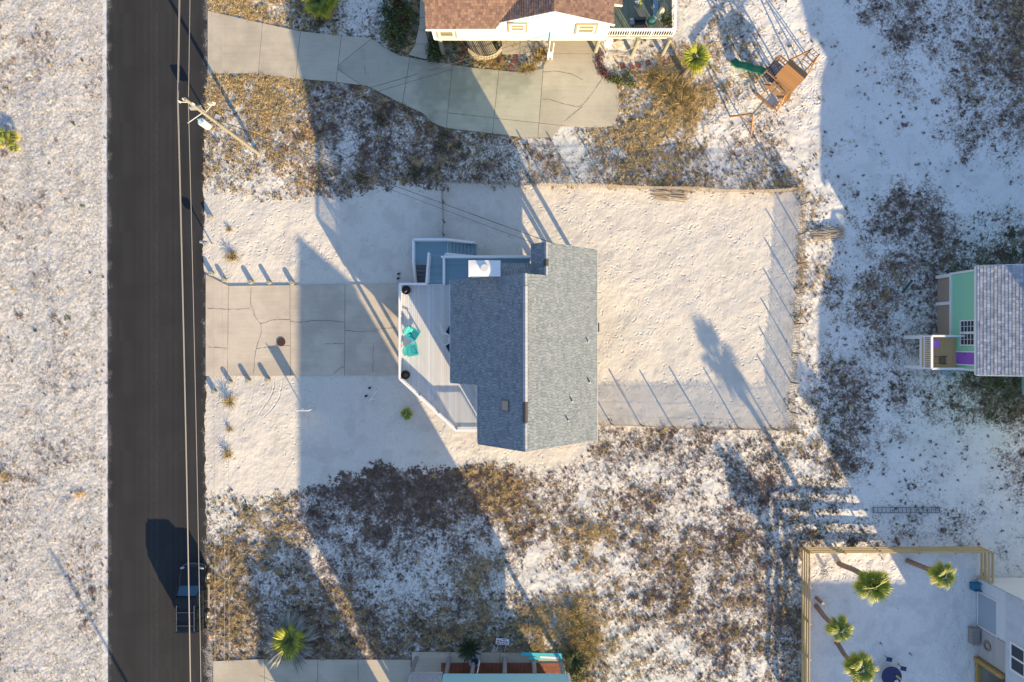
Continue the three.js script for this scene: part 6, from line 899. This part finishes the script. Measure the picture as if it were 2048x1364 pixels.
// ================================================================ DECK FURNITURE
function adirondack(px, py, turn, label) {
  const q = P(px, py, 3.35), t = thing('adirondack_chair', label, 'chair', V(q.x, 3.0, q.z)), m = vary(0.05, 0.42, 0.43, 4, 0.06, { roughness: 0.45 }); t.rotation.y = turn;   // faces +x
  for (let k = 0; k < 6; k++) { const o = plank('seat_slat', 0.32 - k * 0.088, 0.36 - k * 0.024, 0, 0.08, 0.022, 0.54, pick(m), t); o.rotation.z = 0.26; }
  for (let k = 0; k < 6; k++) { const z = (k - 2.5) * 0.095, h = 0.86 - 0.05 * Math.abs(k - 2.5), a = V(-0.16, 0.22, z * 0.92), b = V(-0.16 - h * 0.5, 0.22 + h * 0.87, z * 1.12); beam('back_slat', a, b, 0.086, 0.022, pick(m), t); }
  beam('back_brace', V(-0.30, 0.5, -0.3), V(-0.30, 0.5, 0.3), 0.03, 0.08, pick(m), t); beam('back_brace', V(-0.49, 0.83, -0.28), V(-0.49, 0.83, 0.28), 0.03, 0.06, pick(m), t);
  for (const s of [-1, 1]) { beam('armrest', V(0.42, 0.56, s * 0.36), V(-0.36, 0.52, s * 0.34), 0.13, 0.025, pick(m), t); beam('leg', V(0.34, 0, s * 0.31), V(0.34, 0.55, s * 0.31), 0.03, 0.10, pick(m), t); beam('leg', V(0.38, 0.36, s * 0.28), V(-0.5, 0.03, s * 0.28), 0.03, 0.11, pick(m), t); }
  beam('front_apron', V(0.37, 0.33, -0.29), V(0.37, 0.33, 0.29), 0.03, 0.1, pick(m), t);
}
adirondack(826, 668, -0.55, 'teal adirondack chair on the deck, angled away from the other one');
adirondack(824, 700, 0.2, 'teal adirondack chair on the deck, the one toward the lower pot');
function pot(px, py, label, what) {
  const q = P(px, py, 3.4), t = thing('deck_pot', label, 'planter', V(q.x, 3.0, q.z)); const pm = mat(0.018, 0.016, 0.015, { roughness: 0.5 });
  part('bowl', new THREE.LatheGeometry([[0.001, 0.005], [0.18, 0.005], [0.26, 0.2], [0.29, 0.4], [0.31, 0.41], [0.31, 0.45], [0.27, 0.45], [0.25, 0.33], [0.001, 0.32]].map(([a, b]) => new THREE.Vector2(a, b)), 28), pm, t); part('soil', gcyl(0.25, 0.25, 0.02, 0, 0.34, 0, 24), mat(0.05, 0.03, 0.025), t);
  if (what === 'dead') { for (let k = 0; k < 14; k++) { const a = rr(0, 6.28), r = rr(0.03, 0.2); rod('twig', V(Math.cos(a) * r * 0.3, 0.35, Math.sin(a) * r * 0.3), V(Math.cos(a) * r, 0.36 + rr(0.02, 0.14), Math.sin(a) * r), 0.008, mat(0.13, 0.065, 0.05), t); } plank('plant_tag', -0.03, 0.42, 0.12, 0.2, 0.01, 0.06, whitePlain, t, 0.6); }
  else { const f = add('dry_flowers', clumpGeos[0], vcMat, t); f.scale.set(0.2, 0.16, 0.2); f.position.set(0.03, 0.35, 0.06); }
}
pot(812.5, 580, 'round black pot of dead brown stalks in the deck corner near the stairs', 'dead'); pot(811, 749.5, 'round black pot of dry yellow plants in the deck corner by the slanted rail', 'dry');
for (const [px, py, a, l] of [[903, 662, -0.5, 'navy and white deck chair under the eave nearer the stairs'], [903, 694, 0.5, 'navy and white deck chair under the eave nearer the slanted rail']]) { const q = P(px, py, 3.45), t = thing('deck_chair', l, 'chair', V(q.x, 3.0, q.z)); t.rotation.y = a; const nv = mat(0.012, 0.02, 0.075, { roughness: 0.8 }); part('seat', gbox(0.62, 0.06, 0.56, 0, 0.43, 0), nv, t); const bk = gbox(0.06, 0.6, 0.56, 0, 0, 0); bk.rotateZ(-0.3); part('backrest', bk.translate(0.36, 0.74, 0), nv, t); for (const s of [-1, 1]) { beam('armrest', V(-0.34, 0.62, s * 0.32), V(0.42, 0.62, s * 0.32), 0.09, 0.03, whitePlain, t); for (const x of [-0.3, 0.3]) beam('leg', V(x, 0, s * 0.31), V(x, 0.61, s * 0.31), 0.05, 0.05, whitePlain, t); } }
{ const q = P(903, 678, 3.4), t = thing('side_table', 'small white side table between the two navy deck chairs', 'table', V(q.x, 3.0, q.z)); part('top', gcyl(0.24, 0.24, 0.03, 0, 0.45, 0, 20), whitePlain, t); for (let k = 0; k < 3; k++) { const a = k * 2.09; rod('leg', V(Math.cos(a) * 0.2, 0, Math.sin(a) * 0.2), V(Math.cos(a) * 0.12, 0.45, Math.sin(a) * 0.12), 0.018, whitePlain, t); } }

// ================================================================ THINGS ROUND THE NORTH HOUSE
{ const t = thing('satellite_dish', 'white satellite dish on a leaning pole at the house corner', 'satellite dish', V(gx2x(1213), 0, gy2z(106))); const top = V(0.0, 2.0, 0.12); rod('mast', V(0, -0.2, 0), top, 0.03, whitePlain, t); const g = new THREE.SphereGeometry(0.62, 24, 8, 0, Math.PI * 2, 0, 0.62); g.scale(1, 0.55, 1); g.translate(0, -0.32, 0); g.rotateX(1.0); g.rotateY(0.7); g.rotateX(0.0); const d = part('dish', g, mat(0.72, 0.74, 0.74, { roughness: 0.4 }), t); d.position.copy(top).add(V(-0.1, 0.05, 0.05)); rod('feed_arm', top, top.clone().add(V(0.25, 0.25, 0.45)), 0.015, darkMetal, t); }
{ // hammock
  const t = thing('rope_hammock', 'white rope hammock slung under the side deck', 'hammock', V(0, 0, 0)), rope = mat(0.72, 0.66, 0.60), A = [P(1216, 86, 1.1), P(1214, 107, 0.8), P(1262, 112, 0.8), P(1246, 82, 1.2)];
  const pt = (u, v) => { const p = A[0].clone().lerp(A[3], u), q = A[1].clone().lerp(A[2], u), r = p.lerp(q, v); r.y -= 0.5 * Math.sin(Math.PI * v) * 0.6; return r; };
  for (let k = 0; k <= 16; k++) part('net_cord', gtube([0, 0.25, 0.5, 0.75, 1].map((v) => pt(k / 16, v)), 0.011, 12, 4), rope, t); for (let k = 0; k <= 12; k++) part('net_cord', gtube([0, 0.33, 0.66, 1].map((u) => pt(u, k / 12)), 0.011, 12, 4), rope, t);
  for (const v of [0, 1]) rod('spreader_bar', pt(0, v), pt(1, v), 0.03, mat(0.5, 0.4, 0.3), t); rod('hanging_rope', pt(0.5, 0), V(8.8, 2.2, -21.6), 0.012, rope, t); rod('hanging_rope', pt(0.5, 1), V(8.8, 1.6, -20.9), 0.012, rope, t);
}
{ // slatted ramp and picket screen under the house
  const pk = vary(0.46, 0.40, 0.28, 5, 0.10), t = thing('slatted_ramp', 'slatted wooden ramp lying under the turquoise house', 'ramp', V(gx2x(965), 0, gy2z(96))); t.rotation.y = 0.1; for (let k = 0; k < 13; k++) { const o = plank('slat', -0.85 + k * 0.135, 0.28, 0, 0.075, 0.03, 1.35, pick(pk), t); o.rotation.x = 0.25; o.rotation.y = 0.42; } for (const z of [-0.5, 0.5]) plank('batten', 0, 0.22 - z * 0.26, z, 1.7, 0.05, 0.08, pick(pk), t);
  const s = thing('picket_screen', 'curved low picket screen in front of the slatted ramp', 'fence', V(0, 0, 0)), c = new THREE.CatmullRomCurve3([[938, 106], [955, 118], [975, 121], [992, 115], [1003, 103]].map(([x, y]) => V(gx2x(x), 0, gy2z(y)))); for (let k = 0; k <= 24; k++) { const p = c.getPointAt(k / 24), d = c.getTangentAt(k / 24); const o = plank('picket', p.x, 0.38, p.z, 0.06, 0.86, 0.02, pick(pk), s); o.rotation.y = -Math.atan2(d.z, d.x); } for (const y of [0.22, 0.6]) part('rail', gtube([0, .2, .4, .6, .8, 1].map((u) => c.getPointAt(u).add(V(0, y, -0.03))), 0.02, 20, 5), pk[0], s);
}
{ // on the side deck
  const Y = 2.62, g = thing('gas_grill', 'black covered gas grill on the side deck', 'grill', P(1279, 45, 3.2)); g.position.y = Y; part('cabinet', gbox(0.75, 0.75, 0.5, 0, 0.4, 0), mat(0.02, 0.022, 0.025, { roughness: 0.4 }), g); const hood = new THREE.CylinderGeometry(0.27, 0.27, 0.74, 16, 1, false, 0, Math.PI); hood.rotateZ(Math.PI / 2); hood.rotateX(-Math.PI / 2); part('hood', hood.translate(0, 0.78, 0), mat(0.025, 0.027, 0.03, { roughness: 0.35 }), g); part('shelf', gbox(0.3, 0.04, 0.4, -0.52, 0.74, 0), mat(0.25, 0.26, 0.28), g); part('red_bottle', gcyl(0.09, 0.07, 0.3, 0.5, 0, 0.1), mat(0.32, 0.03, 0.03), g);
  const k = thing('kettle_grill', 'green domed kettle grill beside the black grill', 'grill', P(1303, 42, 3.3)); k.position.y = Y; part('lid', new THREE.SphereGeometry(0.31, 22, 10, 0, Math.PI * 2, 0, Math.PI / 2).scale(1, 0.75, 1).translate(0, 0.68, 0), mat(0.05, 0.17, 0.115, { roughness: 0.3 }), k); part('bowl', new THREE.SphereGeometry(0.3, 22, 10, 0, Math.PI * 2, Math.PI / 2, Math.PI / 2).scale(1, 0.7, 1).translate(0, 0.66, 0), mat(0.02, 0.06, 0.04, { roughness: 0.4 }), k); for (let q = 0; q < 3; q++) { const a = q * 2.09; rod('leg', V(Math.cos(a) * 0.3, 0, Math.sin(a) * 0.3), V(Math.cos(a) * 0.14, 0.52, Math.sin(a) * 0.14), 0.014, darkMetal, k); } part('handle', gbox(0.16, 0.03, 0.03, 0, 0.95, 0), darkMetal, k);
  const c = thing('yellow_cushion', 'crumpled cream yellow cushion leaning on the side deck', 'cushion', P(1319, 30, 3.1)); c.position.y = Y; part('pad', new THREE.SphereGeometry(0.3, 14, 10).scale(0.75, 0.5, 1.15).translate(0, 0.45, 0), mat(0.66, 0.55, 0.30), c); part('back_pad', new THREE.SphereGeometry(0.24, 12, 8).scale(0.8, 0.9, 1).translate(0.12, 0.62, -0.25), mat(0.7, 0.6, 0.36), c);
  const p = thing('potted_shrub', 'yellow green potted shrub in the corner of the side deck', 'plant', P(1336, 42, 3.1)); p.position.y = Y; part('pot', gcyl(0.2, 0.26, 0.4, 0, 0, 0, 18), mat(0.25, 0.12, 0.08), p); const f = add('foliage', greenShrub, vcMat, p); f.position.y = 0.4; f.scale.set(0.62, 0.6, 0.62);
  const w = thing('deck_pinwheel', 'bright red white and yellow pinwheel on the side deck', 'pinwheel', P(1277, 4, 3.3)); w.position.y = Y; rod('stick', V(0, 0, 0), V(0, 0.9, 0), 0.015, whitePlain, w); [[.6, .5, .03], [.55, .03, .04], [.75, .75, .72], [.5, .6, .05]].forEach((c3, i) => { const s = new THREE.Shape(); s.moveTo(0, 0); s.lineTo(0.32, 0.05); s.lineTo(0.22, 0.24); const g2 = new THREE.ExtrudeGeometry(s, { depth: 0.01, bevelEnabled: false }); g2.rotateX(-Math.PI / 2.4); g2.rotateY(i * Math.PI / 2); part('blade', g2.translate(0, 0.9, 0), mat(...c3), w); });
  const b = thing('blue_bench', 'pale blue bench standing along the side deck', 'bench', P(1311, 12, 3.0)); b.position.y = Y; for (let q = 0; q < 3; q++) plank('seat_slat', -0.12 + q * 0.12, 0.42, 0, 0.1, 0.03, 1.5, mat(0.22, 0.32, 0.40), b); for (const z of [-0.65, 0.65]) plank('leg', 0, 0.2, z, 0.34, 0.4, 0.06, mat(0.22, 0.32, 0.40), b);
}
// ================================================================ FENCED YARD AND PORCH
{
  const navy = mat(0.008, 0.014, 0.085, { roughness: 0.5 }), t = thing('round_table', 'round navy table with folded towels in the palm yard', 'table', P(1772, 1343)); t.position.y = 0; part('top', gcyl(0.72, 0.72, 0.05, 0, 0.72, 0, 36), navy, t); part('pedestal', [gcyl(0.09, 0.07, 0.75, 0, -0.02, 0, 14), gcyl(0.3, 0.1, 0.08, 0, 0, 0, 18)], mat(0.3, 0.3, 0.31), t);
  const tw = thing('folded_towels', 'tan and white folded towels on the round navy table', 'towels', P(1797, 1358, 0.77)); part('tan_towel', gbox(0.5, 0.04, 0.14, 0, 0.03, -0.1, -0.7), mat(0.50, 0.36, 0.16), tw); part('white_towel', gbox(0.26, 0.05, 0.2, -0.16, 0.035, 0.16, 0.3), mat(0.55, 0.58, 0.62), tw);
  for (const [x, y, l] of [[1768, 1310, 'navy topped pedestal stool farther from the round table'], [1796, 1328, 'navy topped pedestal stool right beside the round table']]) { const s = thing('pedestal_stool', l, 'stool', P(x, y)); s.position.y = 0; part('seat', gbox(0.4, 0.05, 0.3, 0, 0.7, 0, -0.2), navy, s); part('column', [gcyl(0.05, 0.05, 0.7, 0, 0, 0, 12), gcyl(0.14, 0.08, 0.05, 0, 0, 0, 14)], mat(0.35, 0.36, 0.38), s); }
  const st = thing('palm_stump', 'short cut palm stump leaning by the rail fence', 'stump', P(1631, 1194)); part('trunk', taperTube([V(0, -0.2, 0), V(0.1, 0.15, 0.1), V(0.28, 0.55, 0.26)], 0.13, 0.12), trunkMat, st); part('cut_face', gcyl(0.12, 0.12, 0.02, 0.29, 0.56, 0.27), mat(0.5, 0.42, 0.3), st);
  const tp = thing('twig_heap', 'heap of brown twigs on the lit sand in the palm yard', 'twigs', P(1651, 1142)); const tm = vary(0.13, 0.075, 0.05, 3, 0.2); for (let k = 0; k < 46; k++) { const a = rr(0, 6.28), r = Math.pow(rnd(), 0.7) * 0.55; const c = V(Math.cos(a) * r, rr(0.02, 0.12), Math.sin(a) * r), b = rr(0, 6.28), l = rr(0.08, 0.25); rod('twig', c, c.clone().add(V(Math.cos(b) * l, rr(0, 0.05), Math.sin(b) * l)), 0.009, pick(tm), tp); }
  const hs = part(numbered('garden_hose'), gtube([P(1626, 1106, 0.05), P(1632, 1120, 0.03), P(1640, 1132, 0.03), P(1648, 1140, 0.05)], 0.012, 24, 5), whitePlain, scene); tag(hs, 'white cord curving across the sand from fence corner to twig heap', 'cord');
  const bc = thing('pale_bucket', 'small pale blue bucket casting a shadow in the palm yard', 'bucket', P(1646, 1130)); bc.position.y = 0; part('tub', new THREE.LatheGeometry([[0.001, 0.01], [0.1, 0.01], [0.13, 0.26], [0.12, 0.26], [0.09, 0.03], [0.001, 0.03]].map(([a, b]) => new THREE.Vector2(a, b)), 18), mat(0.55, 0.66, 0.72), bc); const hd = new THREE.TorusGeometry(0.12, 0.008, 5, 16, Math.PI); part('handle', hd.translate(0, 0.26, 0), whitePlain, bc);
  const bb = thing('blue_crate', 'blue plastic crate by the corner of the white house', 'crate', P(1947, 1170)); bb.position.y = 0; const bm = mat(0.03, 0.17, 0.30); for (let k = 0; k < 4; k++) { plank('slat', 0, 0.12 + k * 0.14, -0.26, 0.62, 0.1, 0.03, bm, bb); plank('slat', 0, 0.12 + k * 0.14, 0.26, 0.62, 0.1, 0.03, bm, bb); plank('end_slat', -0.32, 0.12 + k * 0.14, 0, 0.03, 0.1, 0.5, bm, bb); plank('end_slat', 0.32, 0.12 + k * 0.14, 0, 0.03, 0.1, 0.5, bm, bb); } part('base', gbox(0.62, 0.03, 0.5, 0, 0.05, 0), bm, bb); part('contents', gbox(0.5, 0.3, 0.4, 0, 0.25, 0), mat(0.06, 0.22, 0.33), bb);
  const wb = thing('wooden_chest', 'weathered grey wooden chest against the white house wall', 'chest', P(1942, 1268)); wb.position.y = 0; const wg = vary(0.27, 0.25, 0.23, 4, 0.1); for (let k = 0; k < 5; k++) plank('lid_board', 0, 0.55, -0.48 + k * 0.24, 0.55, 0.04, 0.225, pick(wg), wb); part('case', gbox(0.5, 0.5, 1.15, 0, 0.27, 0), wg[0], wb);
  // scattered dark leaves and cones in the yard
  for (const [x, y, l] of [[1763, 1116, 'dark fallen palm boot on the sand by the far rail'], [1760, 1285, 'dark fallen palm boot in the open shaded sand'], [1820, 1307, 'dark fallen palm boot in the middle of the shaded yard']]) { const d = thing('palm_boot', l, 'palm debris', P(x, y)); d.position.y = gh(d.position.x, d.position.z) + 0.02; const m = mat(0.05, 0.035, 0.03); rod('stalk', V(-0.06, 0.03, -0.08), V(0.08, 0.04, 0.1), 0.025, m, d); rod('split', V(-0.06, 0.03, -0.08), V(-0.1, 0.06, 0.02), 0.018, m, d); }
  // porch
  const pc = thing('porch_chair', 'dark metal chair on the porch by the purple door', 'chair', P(1884, 720, 2.6)); pc.position.y = 2.2; const ir = mat(0.03, 0.027, 0.03, { roughness: 0.5 }); for (let k = 0; k < 7; k++) plank('seat_bar', -0.24 + k * 0.08, 0.44, 0, 0.035, 0.02, 0.5, ir, pc); for (let k = 0; k < 6; k++) beam('back_bar', V(-0.26, 0.45, -0.22 + k * 0.09), V(-0.36, 0.92, -0.22 + k * 0.09), 0.03, 0.015, ir, pc); for (const sx of [-1, 1]) for (const sz of [-1, 1]) rod('leg', V(sx * 0.25, 0, sz * 0.24), V(sx * 0.24, 0.44, sz * 0.23), 0.014, ir, pc); for (const s of [-1, 1]) beam('armrest', V(-0.28, 0.64, s * 0.27), V(0.26, 0.64, s * 0.27), 0.04, 0.02, ir, pc);
  const um = thing('purple_stool', 'round purple topped stool on the porch behind the railing', 'stool', P(1872, 688, 2.65)); um.position.y = 2.2; part('seat', gcyl(0.27, 0.27, 0.06, 0, 0.42, 0, 24), mat(0.36, 0.15, 0.60), um); for (let k = 0; k < 4; k++) { const a = k * 1.571 + 0.4; rod('leg', V(Math.cos(a) * 0.22, 0, Math.sin(a) * 0.22), V(Math.cos(a) * 0.16, 0.42, Math.sin(a) * 0.16), 0.018, whitePlain, um); }
}

scene.traverse((o) => { if (o.isMesh) { o.castShadow = true; o.receiveShadow = true; } });
renderer.render(scene, camera);
